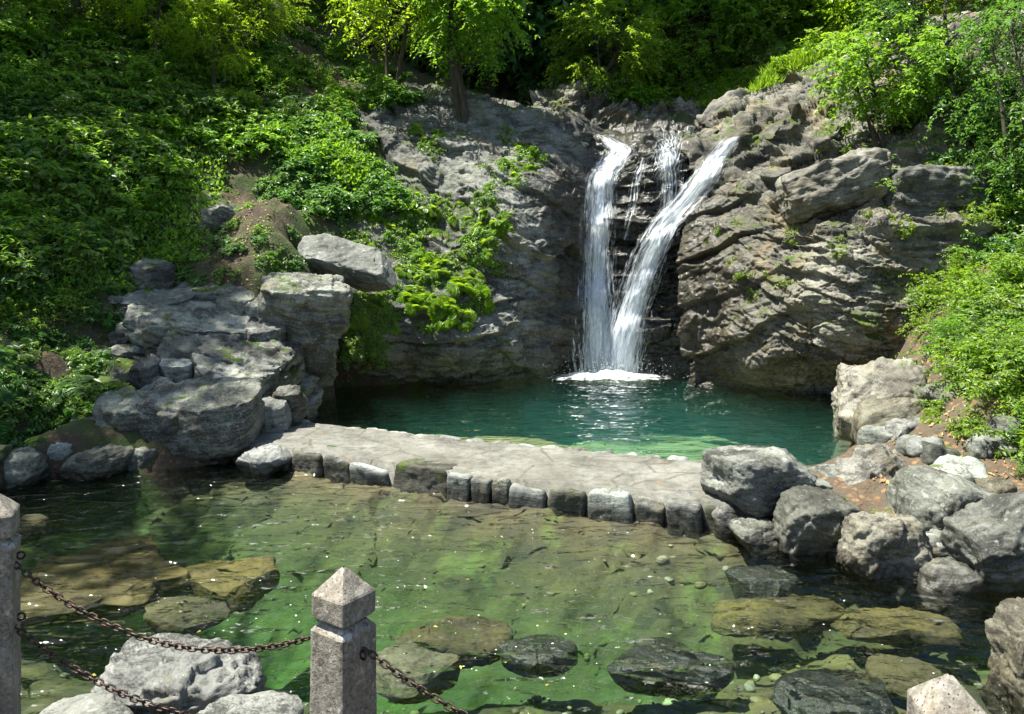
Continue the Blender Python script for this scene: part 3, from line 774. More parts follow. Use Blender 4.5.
# valley head far behind
px = [250, 380, 460, 540, 640, 800, 1000]
ctrl = [row([130, 118, 112, 108, 112, 120, 120], px, [23, 23, 23, 23, 24, 25, 26]),
        row([70, 78, 82, 84, 80, 70, 60], px, [36, 36, 36, 36, 37, 38, 40]),
        row([-20, 0, 12, 18, 5, -15, -40], px, [52, 53, 55, 56, 55, 54, 53]),
        row([-150, -140, -130, -120, -130, -150, -160], px, [72, 72, 74, 75, 74, 73, 72]),
        row([-190, -180, -180, -170, -180, -190, -200], px, [120] * 7)]
G = loft(ctrl, 120, 140)
G = displaced(G, lambda p: 0.8 * fbm(p * 0.2, 4, 121))
patch('valley_slope', G, M['far'])

BVH = BVHTree.FromPolygons(np.concatenate(BV).tolist(), np.concatenate(BF).tolist())
def hit(px, py):
    r = unit(ray(px, py))
    loc, nor, idx, d = BVH.ray_cast(Vector((0, 0, CAM_Z)), Vector(r))
    if loc is None: return None, None
    if nor.z < 0 and nor.dot(Vector(r)) > 0: nor = -nor
    return np.array(loc), np.array(nor)
def drop(x, y, z=40.0):
    loc, nor, idx, d = BVH.ray_cast(Vector((x, y, z)), Vector((0, 0, -1)))
    return (None, None) if loc is None else (np.array(loc), np.array(nor if nor.z > 0 else -nor))

def box_volume(name, loops_xy, z0, z1_fn, mat, res=0.045, ripple=None):
    """closed body of water: rippled top over a rectangle, straight sides, flat bottom"""
    x0, x1, y0, y1 = loops_xy
    nx, ny = int((x1 - x0) / res), int((y1 - y0) / res)
    gx, gy = np.meshgrid(np.linspace(x0, x1, nx), np.linspace(y0, y1, ny))
    q = np.stack([gx.ravel(), gy.ravel(), gx.ravel() * 0], 1)
    z = z1_fn(q)
    top = np.stack([gx.ravel(), gy.ravel(), z], 1)
    bot = np.array([[x0, y0, z0], [x1, y0, z0], [x1, y1, z0], [x0, y1, z0]])
    ids = np.arange(nx * ny).reshape(ny, nx); n = nx * ny
    F4 = [gridfaces(ny, nx), np.array([[n + 3, n + 2, n + 1, n]])]
    tri = []
    def side(edge, a, b):
        m = len(edge) // 2
        for i in range(len(edge) - 1):
            tri.append((edge[i + 1], edge[i], a if i < m else b))
        tri.append((edge[m], a, b) if True else None)
    side(list(ids[0, :]), n, n + 1); side(list(ids[:, -1]), n + 1, n + 2)
    side(list(ids[-1, ::-1]), n + 2, n + 3); side(list(ids[::-1, 0]), n + 3, n)
    me = make_mesh(name, np.concatenate([top, bot]), [F4[0], F4[1], np.array(tri)], mat, smooth=True)
    return me
# ------------------------------------------------------------------ stones
import bmesh
_ico = {}
def ico(sub):
    if sub not in _ico:
        bm = bmesh.new(); bmesh.ops.create_icosphere(bm, subdivisions=sub, radius=1.0)
        bm.verts.ensure_lookup_table()
        _ico[sub] = (np.array([v.co[:] for v in bm.verts]), np.array([[v.index for v in f.verts] for f in bm.faces]))
        bm.free()
    return _ico[sub]

def stone_mesh(name, dims, mat, seed, sub=5, k=3.2, facets=7, cut=(0.62, 0.9), rough=0.085, strata=None, detail=1.0, rz=0.0, flat=None):
    """irregular stone filling +-dims; facets shear flats off it, then it is roughened"""
    V, F = ico(sub)
    rg = np.random.default_rng(seed)
    p = V / (np.abs(V) ** k).sum(1, keepdims=True) ** (1 / k)
    # break the symmetry
    p = p * (1 + 0.16 * vnoise(V * 1.1 + seed * 3.1, seed))[:, None]
    for _ in range(facets):
        n = unit(rg.normal(size=3) * np.array([1, 1, 0.75])); h = rg.uniform(*cut)
        d = p @ n - h * np.abs(p @ n).max()
        p = p - n * (np.maximum(d, 0) * 0.92)[:, None]
    if flat is not None:
        zf = flat * np.abs(p[:, 2]).max()
        p[:, 2] = np.where(p[:, 2] > zf, zf + (p[:, 2] - zf) * 0.15, p[:, 2])
    lo, hi = p.min(0), p.max(0)
    p = (p - (lo + hi) / 2) / ((hi - lo) / 2)
    dims = np.array(dims, float); s = dims.mean()
    p = p * dims
    c, sn = math.cos(rz), math.sin(rz)
    nrm = V / dims; nrm /= np.linalg.norm(nrm, axis=1, keepdims=True)
    off = seed * 7.77
    d = rough * s * (0.55 * fbm(p / s * 1.3 + off, 4, seed) + 0.3 * ridged(p / s * 2.2 + off, 4, seed + 1) - 0.2)
    d += 0.03 * s * detail * fbm(p / s * 7 + off, 5, seed + 2, 0.62)
    d1, d2, cid = worley(p / s * 1.5 + off + 0.3 * vnoise(p / s * 3, seed)[:, None], seed + 3)
    d += 0.07 * s * detail * (cid - 0.5) * np.clip((d2 - d1) / 0.25, 0, 1) - 0.02 * s * detail * np.exp(-((d2 - d1) / 0.05) ** 2) * (vnoise(p / s * 1.5 + off, seed + 9) > 0)
    if strata is not None:
        n, T, A = strata
        d += rock_disp(p + off, n, T=T, A=A, blk=T * 3, B=A * 0.8, rough=A * 0.4, seed=seed + 20, gr=A * 0.5)
    d += rough * s * (1.3 * facet(p / s * 1.5 + off, seed + 30) + 0.55 * facet(p / s * 4.3 + off, seed + 31))
    p = p + nrm * d[:, None]
    return make_mesh(name, p, F, mat)

STONES = []
GL = 'rocks of the left shore'
def stone(label, box, Y, mat='boulder', seed=None, dz=1.0, name='boulder', cat='boulder', group=None, tilt=(0, 0, 0), sink=0.0, **kw):
    """box = x0,x1,y0,y1 of the stone seen in the picture; Y its distance; dz depth over width"""
    x0, x1, y0, y1 = box
    seed = seed if seed is not None else len(STONES) + 11
    if group == GL:
        kw.setdefault('flat', 0.45); tilt = (tilt[0] + R_(15), tilt[1], tilt[2])
    a = (x1 - x0) / 2 * Y / FPX; c = (y1 - y0) / 2 * Y / FPX
    cen = P((x0 + x1) / 2, (y0 + y1) / 2, Y)
    # seen from above, part of the height in the picture is the stone's top
    me = stone_mesh(name, (a * 1.06, a * dz * 1.06, c * (1 + sink) * 1.0), M[mat], seed, **kw)
    o = obj(name, me, loc=(cen[0], cen[1] , cen[2] - c * sink))
    o.rotation_euler = tilt
    tag(o, label, cat, group)
    STONES.append(o)
    return o

R_ = math.radians
# right side of the causeway
GR = 'boulders along the right shore'
stone('big blocky grey boulder standing on the right end of the causeway', (707, 803, 448, 512), 6.45, 'boulder', 201, 0.8, group=GR, sub=6, k=4.5, facets=9, cut=(0.7, 0.95), rough=0.05, tilt=(0, R_(8), R_(20)), sink=0.05)
stone('low lichened stone under the big boulder at the causeway end', (712, 768, 501, 527), 6.35, 'mossy', 202, 0.8, group=GR, sink=0.4, k=4)
stone('small flat dark grey rock at the water under the big boulder', (732, 782, 519, 547), 6.05, 'boulder', 203, 0.9, group=GR, k=4, facets=10, sink=0.2)
stone('small grey rock just behind the big causeway boulder', (792, 826, 464, 492), 7.3, 'boulder', 204, 0.9, group=GR, sink=0.3)
stone('little wedge rock between the big boulder and the rounded grey one', (782, 816, 486, 508), 6.75, 'boulder', 205, 0.9, group=GR, sink=0.3)
stone('rounded pale grey boulder right of the wedge rock', (810, 866, 466, 508), 6.85, 'boulder', 206, 0.85, group=GR, k=3, sink=0.2)
stone('angular ribbed grey boulder at the top of the rock pile', (836, 916, 448, 516), 6.7, 'warm', 207, 0.9, group=GR, sub=6, k=3.6, facets=9, tilt=(0, R_(-18), 0), strata=(unit((0.5, 0, 0.8)), 0.1, 0.011))
stone('large rounded boulder with a smooth grey top on the rock pile', (896, 993, 474, 556), 5.95, 'boulder', 208, 0.9, group=GR, sub=6, k=2.8, facets=6, cut=(0.75, 0.95), rough=0.06, tilt=(0, R_(12), 0))
stone('wide mossy boulder at the waterline with a sprouting plant on top', (776, 866, 495, 560), 5.95, 'mossy', 209, 0.75, group=GR, sub=6, k=3.2, sink=0.25, tilt=(0, R_(10), 0))
stone('ridged grey-brown boulder with a mossy left flank at the waterline', (841, 921, 515, 582), 5.55, 'warm', 210, 0.8, group=GR, sub=6, k=2.8, facets=10, rough=0.12, sink=0.25)
stone('dark grey sloping boulder running out of the right edge of the photo', (956, 1062, 500, 598), 5.35, 'boulder', 211, 0.9, group=GR, sub=6, k=3, facets=7, tilt=(0, R_(-20), 0), sink=0.15)
stone('flat stone wedged low between the two waterline boulders', (918, 982, 560, 596), 5.3, 'mossy', 212, 0.9, group=GR, sink=0.4, k=4)
stone('pale ochre-stained boulder in the bottom right corner', (996, 1090, 608, 738), 3.95, 'warm', 213, 0.8, group=GR, sub=6, k=4, facets=8, rough=0.1, strata=(unit((0.6, 0.1, 0.7)), 0.09, 0.017))
stone('long ribbed boulder sloping into the upper pool below the cliff', (826, 924, 366, 430), 9.0, 'warm', 214, 1.0, group=GR, sub=6, k=2.4, facets=10, cut=(0.55, 0.9), tilt=(0, R_(-32), R_(20)), strata=(unit((0.5, 0, 0.8)), 0.12, 0.019), sink=0.1)
stone('rounded tan boulder below the long ribbed one at the pool edge', (856, 930, 396, 452), 8.3, 'warm', 215, 0.9, group=GR, k=2.8, sink=0.2, tilt=(0, R_(-20), 0))
stone('split grey rock sitting in front of the rounded tan boulder', (876, 934, 418, 454), 7.9, 'boulder', 216, 0.9, group=GR, facets=10, sink=0.3)
stone('long low tan rock above the rock pile', (860, 950, 445, 478), 7.5, 'warm', 217, 0.8, group=GR, k=4, sink=0.3)
stone('brown ledge stone half buried in the litter of the right bank', (918, 1000, 455, 482), 7.0, 'warm', 218, 0.7, group=GR, k=4, sink=0.4)
stone('tan rock half buried in the bank above the split grey rock', (925, 985, 380, 425), 8.1, 'warm', 219, 0.8, group=GR, sink=0.3)
stone('small sunlit rock at the foot of the green bush', (945, 1000, 418, 456), 7.5, 'warm', 220, 0.8, group=GR, sink=0.3)
stone('loose cobble lodged behind the large smooth-topped boulder', (975, 1012, 478, 508), 6.2, 'warm', 221, 0.9, group=GR, sink=0.2)
# blocks standing on the right cliff
GC = 'jointed blocks on the right cliff'
stone('long overhanging layered block below the small cliff tree', (784, 888, 158, 214), 11.5, 'warm', 230, 0.6, name='cliff_block', cat='rock', group=GC, sub=6, k=5, facets=6, cut=(0.8, 0.97), rough=0.07, strata=(unit((-0.2, 0, 0.95)), 0.2, 0.028), tilt=(0, R_(-14), R_(-12)))
stone('mossy brown block beside the long layered block on the cliff', (886, 985, 166, 228), 11.1, 'mossy', 231, 0.6, name='cliff_block', cat='rock', group=GC, sub=6, k=4.5, facets=7, cut=(0.78, 0.96), rough=0.08, strata=(unit((0.1, 0, 0.95)), 0.25, 0.028))
stone('pointed slab leaning on the cliff shoulder right of the fall', (706, 762, 92, 140), 16.0, 'warm', 232, 0.8, name='cliff_block', cat='rock', group=GC, k=3.5, facets=10, tilt=(0, R_(-35), 0))
# left shore
GL = 'rocks of the left shore'
stone('flat-topped square grey block at the left end of the causeway', (150, 257, 389, 446), 8.45, 'ledge', 240, 0.75, group=GL, sub=6, flat=0.5, k=5.5, facets=8, cut=(0.75, 0.97), rough=0.05, sink=0.1)
stone('small egg-shaped stone in front of the flat-topped block', (162, 190, 407, 438), 8.15, 'boulder', 241, 0.9, group=GL, k=2.4, sink=0.1)
stone('worn ledge stone left of the flat-topped block', (96, 168, 396, 444), 8.45, 'ledge', 242, 0.8, group=GL, k=4.5, sink=0.2, strata=(unit((0, 0, 1)), 0.1, 0.017))
stone('white blocky stone right of the flat-topped block', (248, 288, 401, 430), 8.85, 'pale', 243, 0.8, group=GL, k=5, sink=0.2)
stone('moss-sided stone beside the causeway at the upper pool', (276, 306, 386, 424), 9.1, 'mossy', 244, 0.9, group=GL, sink=0.2)
stone('rounded stone above the moss-sided one by the upper pool', (260, 292, 372, 408), 9.5, 'ledge', 245, 0.9, group=GL, sink=0.2)
stone('wide folded grey rock behind the flat-topped block', (188, 274, 356, 412), 9.3, 'ledge', 246, 0.8, group=GL, sub=6, k=3.2, tilt=(0, R_(14), 0), sink=0.2, strata=(unit((0.3, 0, 0.9)), 0.14, 0.019))
stone('little pale stone left of the folded grey rock', (162, 196, 358, 388), 9.2, 'pale', 247, 0.9, group=GL, k=4, sink=0.1)
stone('rounded cobble above the worn ledge stone', (130, 163, 360, 386), 9.1, 'boulder', 248, 0.9, group=GL, sink=0.1)
stone('long lower bedding slab on the left shore steps', (176, 292, 336, 380), 9.8, 'ledge', 249, 0.8, name='rock_slab', cat='rock', group=GL, sub=6, k=4.5, sink=0.2, tilt=(0, R_(12), 0), strata=(unit((0.2, 0, 0.95)), 0.13, 0.022))
stone('upper bedding slab with a pale top on the left shore steps', (138, 254, 308, 352), 10.2, 'ledge', 250, 0.8, name='rock_slab', cat='rock', group=GL, sub=6, k=4.5, sink=0.2, tilt=(0, R_(10), 0), strata=(unit((0.2, 0, 0.95)), 0.13, 0.022))
stone('narrow pale slab highest on the left shore steps', (120, 196, 292, 318), 10.6, 'pale', 251, 0.8, name='rock_slab', cat='rock', group=GL, k=4.5, sink=0.3)
stone('flat pale slab behind the cobbles above the steps', (178, 252, 282, 306), 11.0, 'ledge', 252, 0.8, name='rock_slab', cat='rock', group=GL, k=4.5, sink=0.3)
stone('upright grey cobble left of the large cracked boulder', (217, 256, 294, 330), 10.4, 'boulder', 253, 0.9, group=GL, sink=0.1)
stone('cobble tucked under the left side of the large cracked boulder', (246, 276, 300, 326), 10.3, 'ledge', 254, 0.9, group=GL, sink=0.1)
stone('stone wedged below the large cracked boulder and the steps', (246, 284, 324, 358), 10.0, 'ledge', 255, 0.9, group=GL, sink=0.1)
stone('large rounded cracked grey boulder above the left of the upper pool', (256, 343, 274, 388), 10.6, 'ledge', 256, 0.9, group=GL, sub=6, k=3.6, facets=8, cut=(0.72, 0.95), rough=0.09, detail=1.4, sink=0.1, tilt=(0, R_(6), R_(15)), strata=(unit((0.2, 0.1, 0.95)), 0.25, 0.028))
stone('bright pale slab lying on the slope above the cracked boulder', (297, 401, 250, 278), 11.75, 'pale', 257, 0.42, name='rock_slab', cat='rock', group=GL, sub=6, k=3, facets=9, cut=(0.6, 0.9), flat=0.25, rough=0.06, detail=0.6, tilt=(R_(14), R_(15), R_(-12)))
stone('dark grey rock poking out of the undergrowth on the left hillside', (200, 258, 208, 248), 12.2, 'ledge', 258, 0.9, group=GL, flat=0.9, k=2.6, facets=12, cut=(0.55, 0.85), rough=0.14, sink=0.3, tilt=(0, R_(18), R_(30)))
stone('pale rock lying on the dirt below the left hillside bushes', (136, 178, 262, 290), 11.0, 'ledge', 259, 0.9, group=GL, sink=0.2)
stone('white pointed rock in the water against the causeway foot', (240, 292, 446, 470), 8.0, 'pale', 260, 0.8, group=GL, k=2.6, facets=10, cut=(0.5, 0.85), flat=1.0, sink=0.3)
GLW = 'low stones along the left waterline'
for i, (bx, mt, lb) in enumerate([((116, 172, 445, 468), 'ledge', 'flat pale stone at the waterline below the worn ledge stone'),
        ((150, 170, 446, 468), 'boulder', 'dark upright stone at the waterline below the egg-shaped stone'),
        ((174, 202, 436, 458), 'ledge', 'small round stone at the waterline under the flat-topped block'),
        ((200, 236, 438, 464), 'mossy', 'moss-edged stone between the flat-topped block and the water'),
        ((72, 130, 450, 476), 'mossy', 'dark mossy stone at the waterline under the worn ledge stone'),
        ((44, 84, 441, 472), 'pale', 'pale stone at the far waterline beside the leftmost broad grey stone'),
        ((-6, 50, 452, 484), 'ledge', 'leftmost broad grey stone at the far waterline'),
        ((-40, 14, 448, 490), 'darkmoss', 'dark stone cut by the left photo edge at the far waterline')]):
    stone(lb, bx, PZ((bx[0] + bx[1]) / 2, bx[3] - 5, 0.0)[1] - 0.04, mt, 270 + i, 0.8, group=GLW, k=2.8, facets=10, cut=(0.6, 0.9), rough=0.10, sink=0.15, flat=0.6, tilt=(0.1 * (i % 3 - 1), 0.14 * (i % 2 - 0.5), 0.3 * i))
# cobbles and broken ledges on the bare part of the left shore; nothing tells them apart
rg = np.random.default_rng(5)
cb = [obj('cobble', stone_mesh('cobble', (0.16, 0.15, 0.10), M[m], 300 + i, sub=4, k=3.2 + 0.4 * i)) for i, m in enumerate(('ledge', 'boulder', 'pale', 'mossy'))]
first = [True] * 4
spots = []
for poly, n in ((((70, 300), (60, 360), (120, 330), (160, 400), (100, 430), (250, 380), (270, 350), (130, 300), (210, 290), (240, 270)), 34), (((880, 440), (1000, 480), (930, 500), (1010, 430)), 10), (((800, 480), (1000, 580), (860, 520)), 8)):
    for _ in range(n):
        w = rg.dirichlet(np.ones(len(poly)) * 0.45)
        pxy = (np.array(poly) * w[:, None]).sum(0)
        spots.append((pxy, pxy[0] > 500))
for (pxy, right) in spots:
    loc, nor = hit(*pxy)
    if loc is None or loc[2] < 0.05: continue
    k = rg.integers(4)
    if first[k]: o = cb[k]; first[k] = False
    else: o = cb[k].copy(); COL.objects.link(o)
    o.location = loc + np.array([0, 0, 0.02]); o.rotation_euler = (rg.normal() * 0.25, rg.normal() * 0.25, rg.uniform(0, 6.28))
    o.scale = [rg.uniform(0.5, 1.35)] * 3
    if right: tag(o, 'small loose cobble among the boulders of the right bank', 'cobble', 'cobbles on the right bank')
    else: tag(o, 'small loose cobble lying on the stepped left shore', 'cobble', 'cobbles on the left shore')
# foreground
GF = 'rocks in front of the chained posts'
stone('rough blue-grey rock rising from the water behind the lower chain', (108, 258, 650, 716), 3.75, 'boulder', 280, 0.75, group=GF, sub=6, k=2.8, facets=8, rough=0.12, detail=1.3, sink=0.15, tilt=(0, R_(4), 0))
stone('flat grey slab at the bottom left between post and rough rock', (34, 136, 706, 744), 3.45, 'boulder', 281, 0.7, group=GF, k=4, sink=0.1)
stone('flat pale slab at the bottom beside the middle post', (184, 298, 706, 748), 3.45, 'boulder', 282, 0.6, group=GF, k=4, sink=0.1)
# sunken stones
GS = 'flat stones lying under the lower pool'
def sunken(label, box, ztop, mat, seed, thick=0.10, **kw):
    x0, x1, y0, y1 = box
    a = PZ(x0, (y0 + y1) / 2, ztop); b = PZ(x1, (y0 + y1) / 2, ztop); n = PZ((x0 + x1) / 2, y1, ztop); f = PZ((x0 + x1) / 2, y0, ztop)
    me = stone_mesh('sunken_stone', (abs(b[0] - a[0]) / 2, abs(f[1] - n[1]) / 2, thick), M[mat], seed, sub=6, k=2.3, facets=10, cut=(0.6, 0.95), flat=0.5, rough=0.035, detail=0.4, **kw)
    V = np.empty(len(me.vertices) * 3, np.float32); me.vertices.foreach_get('co', V); V = V.reshape(-1, 3)
    q = V.astype(float) * np.array([1, 1, 0])
    r = np.sqrt((V[:, 0] / (abs(b[0] - a[0]) / 2)) ** 2 + (V[:, 1] / (abs(f[1] - n[1]) / 2)) ** 2)
    w = 1 + 0.45 * fbm(q * 1.9 + seed, 4, seed)
    V[:, 0] *= w; V[:, 1] *= w
    me.vertices.foreach_set('co', V.ravel()); me.update()
    o = obj('sunken_stone', me, loc=((a[0] + b[0]) / 2, (n[1] + f[1]) / 2, ztop - thick))
    tag(o, label, 'rock', GS)
    return o
sunken('largest tan slab under the water behind the left chain', (12, 182, 540, 602), -0.05, 'sunken', 290, 0.12)
sunken('smaller tan slab right of the largest tan slab', (178, 272, 553, 588), -0.10, 'sunken', 291, 0.10)
sunken('tan stone under the water right behind the left post', (14, 50, 511, 527), -0.05, 'sunken', 292, 0.10)
sunken('olive brown slab under water just right of the middle post cap', (372, 516, 606, 650), -0.10, 'sunkenbrown', 293, 0.10)
sunken('lower olive slab beside the shaft of the middle post', (366, 466, 636, 676), -0.14, 'sunkenbrown', 294, 0.10)
sunken('black rock breaking the surface right of the olive slab', (484, 586, 626, 660), -0.10, 'sunkendark', 295, 0.10)
sunken('large black wet rock breaking the surface in the right shallows', (604, 744, 636, 674), -0.10, 'sunkendark', 296, 0.11)
sunken('tan streaked slab under the right shallows near the bank boulders', (850, 960, 596, 636), -0.10, 'sunkenbrown', 297, 0.08)
sunken('greenish slab under the right shallows left of the corner post', (860, 950, 648, 694), -0.12, 'sunkenbrown', 298, 0.08)
sunken('long tan slab under the middle of the right shallows', (690, 850, 590, 622), -0.14, 'sunkenbrown', 299, 0.08)
sunken('dark flat rock under the water below the causeway corner', (720, 800, 560, 586), -0.10, 'sunkendark', 310, 0.10)
sunken('dark ridge of rock under the shallows before the corner post', (770, 900, 668, 712), -0.12, 'sunkendark', 311, 0.10)
sunken('small tan slab between the large slab and the rough foreground rock', (150, 225, 596, 618), -0.12, 'sunkenbrown', 312, 0.08)
# ------------------------------------------------------------------ water
WM_UP = water_mat('emerald_pool_water', (0.17, 0.016, 0.045), ((0.15, 0.75, 0.60), 0.045), ripple=0.085, scale=0.9)
WM_LOW = water_mat('clear_green_pool_water', (0.34, 0.05, 0.30), ((0.3, 0.8, 0.35), 0.012), ripple=0.12, scale=1.0)
def pool(name, poly_front, poly_back, zt, depth, mat, fn, nu=420, nv=220):
    """closed water body lofted between two plan curves"""
    A = cr_up(poly_front, nu); B = cr_up(poly_back, nu)
    t = np.linspace(0, 1, nv)[:, None, None]
    G = A[None] * (1 - t) + B[None] * t
    q = G.reshape(-1, 3) * np.array([1, 1, 0])
    G[..., 2] = zt + fn(q).reshape(G.shape[:2])
    n = nu * nv
    bot = G.copy(); bot[..., 2] = zt - depth
    ids = np.arange(n).reshape(nv, nu)
    ring = np.concatenate([ids[0, :-1], ids[:-1, -1], ids[-1, :0:-1], ids[:0:-1, 0]])
    nr = np.roll(ring, -1)
    sides = np.stack([ring, ring + n, nr + n, nr], 1)
    F = np.concatenate([gridfaces(nv, nu), gridfaces(nv, nu)[:, ::-1] + n, sides])
    o = obj(name, make_mesh(name, np.concatenate([G.reshape(-1, 3), bot.reshape(-1, 3)]), F, mat))
    o['kind'] = 'structure'
    return o
mid = (CW_F + CW_B) / 2
low_front = [(-9, 2.2, 0), (-6, 2.2, 0), (-3.5, 2.3, 0), (-1.5, 2.4, 0), (0.5, 2.4, 0), (2.2, 2.4, 0), (4, 2.6, 0), (7, 3.0, 0)]
lowb = np.concatenate([[(-9, 9.6, 0)], [(-5.5, 9.4, 0)], mid[[1, 3, 4, 5, 6]] * [1, 1, 0], [(7, 6.6, 0)]])
def rip_low(q):
    c = q - np.array([0.9, 8.5, 0]); r = np.sqrt((c ** 2).sum(1))
    return 0.008 * fbm(q * np.array([1.6, 3.2, 1]), 3, 400) + 0.006 * fbm(q * np.array([5, 9, 1]), 3, 401) + 0.003 * np.sin(r * 26 + 3 * vnoise(q * 1.5)) * np.exp(-((q[:, 0] - 0.9) / 0.9) ** 2)
pool('lower_pool_water', np.array(low_front, float), lowb, LOW_Z, 2.2, WM_LOW, rip_low)
upf = np.concatenate([[(-6.0, 10.4, 0)], mid[[1, 2, 3, 4, 5, 6]] * [1, 1, 0] + [0, 0.12, 0], [(4.4, 7.2, 0)]])
upb = np.array([(-6.0, 15.6, 0), (-4, 15.8, 0), (-2, 15.8, 0), (0, 15.8, 0), (2, 15.6, 0), (4, 15, 0), (5.5, 13.5, 0), (6.5, 10.5, 0)], float)
BASE = PZ(606, 377, UP_Z)
def rip_up(q):
    r = np.sqrt(((q - BASE * [1, 1, 0]) ** 2).sum(1))
    return (0.006 * fbm(q * np.array([1.8, 3.2, 1]), 3, 410) + 0.003 * fbm(q * np.array([7, 11, 1]), 3, 411)) * (1 + 3 * np.exp(-r / 1.2)) + 0.010 * np.sin(r * 15 + 4 * vnoise(q * 1.3)) * np.exp(-r / 0.9)
pool('upper_pool_water', upf, upb, UP_Z, 2.4, WM_UP, rip_up)

# the fall
FALL = empty('waterfall', BASE)
tag(FALL, 'white two-strand waterfall dropping over black rock into the upper pool', 'waterfall')
def ribbon(name, path, mat, out=0.10, thick=0.10, nl=241, nw=37, seed=0, wob=0.02):
    """path (px,py,half width px): a bulging sheet of water that rides over the rock"""
    A = cr_up(np.array(path, float), nl)
    u = np.linspace(-1, 1, nw)
    d_ = np.gradient(A[:, :2], axis=0); d_ /= np.linalg.norm(d_, axis=1, keepdims=True)
    nrm2 = np.stack([d_[:, 1], -d_[:, 0]], 1) * np.sign(d_[:, 1:2] + 1e-6)
    PX = A[:, None, 0] + nrm2[:, None, 0] * A[:, 2:3] * u[None]
    PY = A[:, None, 1] + nrm2[:, None, 1] * A[:, 2:3] * u[None] * 0.4
    # the water follows the rock it runs over, thrown clear where the rock falls back
    Yc = np.full((nl, nw), np.nan)
    for i in range(0, nl, 3):
        for j in range(0, nw, 3):
            loc, _ = hit(PX[i, j], PY[i, j])
            if loc is not None: Yc[i, j] = loc[1]
    sub_ = Yc[::3, ::3]
    med = np.nanmedian(sub_, axis=1, keepdims=True)
    sub_ = np.where(np.isnan(sub_) | (np.abs(sub_ - med) > 0.6), med, sub_)
    sub_[0] = np.minimum(sub_[0], sub_[1] + 0.3)
    sub_ = np.minimum.accumulate(sub_ - 0.015 * np.arange(len(sub_))[:, None], axis=0) + 0.015 * np.arange(len(sub_))[:, None]
    sub_ = blur(sub_, 2)
    Y = cr_up(np.swapaxes(cr_up(sub_, nl), 0, 1), nw).T
    G = np.empty((nl, nw, 3))
    for i in range(nl):
        for j in range(nw): G[i, j] = P(PX[i, j], PY[i, j], Y[i, j])
    C = G[:, nw // 2]
    s = np.concatenate([[0], np.cumsum(np.linalg.norm(np.diff(C, axis=0), axis=1))])
    W = A[:, 2] * Y.mean(1) / FPX
    uu = np.repeat(u[None], nl, 0) * W[:, None]
    sv = np.repeat(s[:, None], nw, 1)
    nz = vnoise(np.stack([uu.ravel() * 16, sv.ravel() * 1.3, np.full(nl * nw, seed * 5.3)], 1), seed).reshape(nl, nw)
    nz2 = vnoise(np.stack([uu.ravel() * 40, sv.ravel() * 5, np.full(nl * nw, seed * 2.3)], 1), seed + 1).reshape(nl, nw)
    G[..., 1] -= out + thick * (1 - u[None] ** 2) + 0.03 * nz + 0.018 * nz2
    G[..., 0] += wob * nz2
    uv = np.stack([(W[:, None] * u[None]).ravel() + 5, s.repeat(nw)], 1)
    eu = np.stack([np.repeat((u[None] + 1) / 2, nl, 0).ravel(), np.repeat(np.linspace(0, 1, nl), nw)], 1)
    F = gridfaces(nl, nw)
    me = make_mesh(name, G.reshape(-1, 3), F, mat, uv=uv)
    l = me.uv_layers.new(name='Edge'); li = F.ravel()
    l.data.foreach_set('uv', np.ascontiguousarray(eu[li], dtype=np.float32).ravel())
    return G, me
FM = [fall_mat('falling_water_dense', 0.29, 0.54, 24, 1.2, 0.0), fall_mat('falling_water_threads', 0.39, 0.60, 34, 1.0, 3.7), fall_mat('falling_water_wisps', 0.45, 0.64, 40, 1.6, 8.1)]
def part_ribbon(name, path, m, **kw):
    G, me = ribbon(name, path, FM[m], **kw)
    V = G.reshape(-1, 3) - BASE
    me.vertices.foreach_set('co', np.ascontiguousarray(V, dtype=np.float32).ravel()); me.update()
    return obj(name, me, FALL)
LEFT = [(594, 134, 10), (608, 143, 14), (619, 151, 15), (611, 163, 17), (602, 178, 19), (599, 200, 19), (598, 221, 18), (597, 240, 18), (596, 280, 20), (597, 320, 21), (597, 350, 26), (599, 382, 34)]
RIGHT = [(738, 138, 7), (729, 143, 12), (716, 158, 14), (703, 178, 16), (688, 197, 18), (672, 214, 18), (660, 230, 18), (648, 256, 18), (638, 282, 19), (629, 310, 21), (621, 340, 27), (614, 382, 36)]
def grow(path, k, dx=0): return [(a + dx, b, c * k) for a, b, c in path]
part_ribbon('strand', grow(LEFT, 1.35), 1, out=0.10, seed=1)
part_ribbon('strand_core', grow(LEFT, 1.05), 0, out=0.06, seed=2, thick=0.08)
part_ribbon('strand_spray', grow(LEFT[4:], 1.35), 2, out=0.16, seed=3, thick=0.12)
part_ribbon('strand', grow(RIGHT, 1.12), 0, out=0.10, seed=4, thick=0.14)
part_ribbon('strand_threads', grow(RIGHT, 1.4), 1, out=0.15, seed=5, thick=0.14)
part_ribbon('strand_spray', grow(RIGHT[4:], 1.5, 2), 2, out=0.18, seed=6, thick=0.14)
part_ribbon('veil', [(660, 140, 16), (666, 155, 20), (669, 180, 20), (667, 205, 19), (660, 226, 14)], 1, out=0.05, seed=7, thick=0.04)
part_ribbon('veil', [(646, 150, 20), (637, 180, 18), (630, 215, 12), (624, 240, 6)], 2, out=0.05, seed=8, thick=0.03)
part_ribbon('lip_sheet', [(672, 131, 60), (672, 142, 52), (668, 160, 40), (660, 180, 30)], 2, out=0.05, seed=9, thick=0.03)
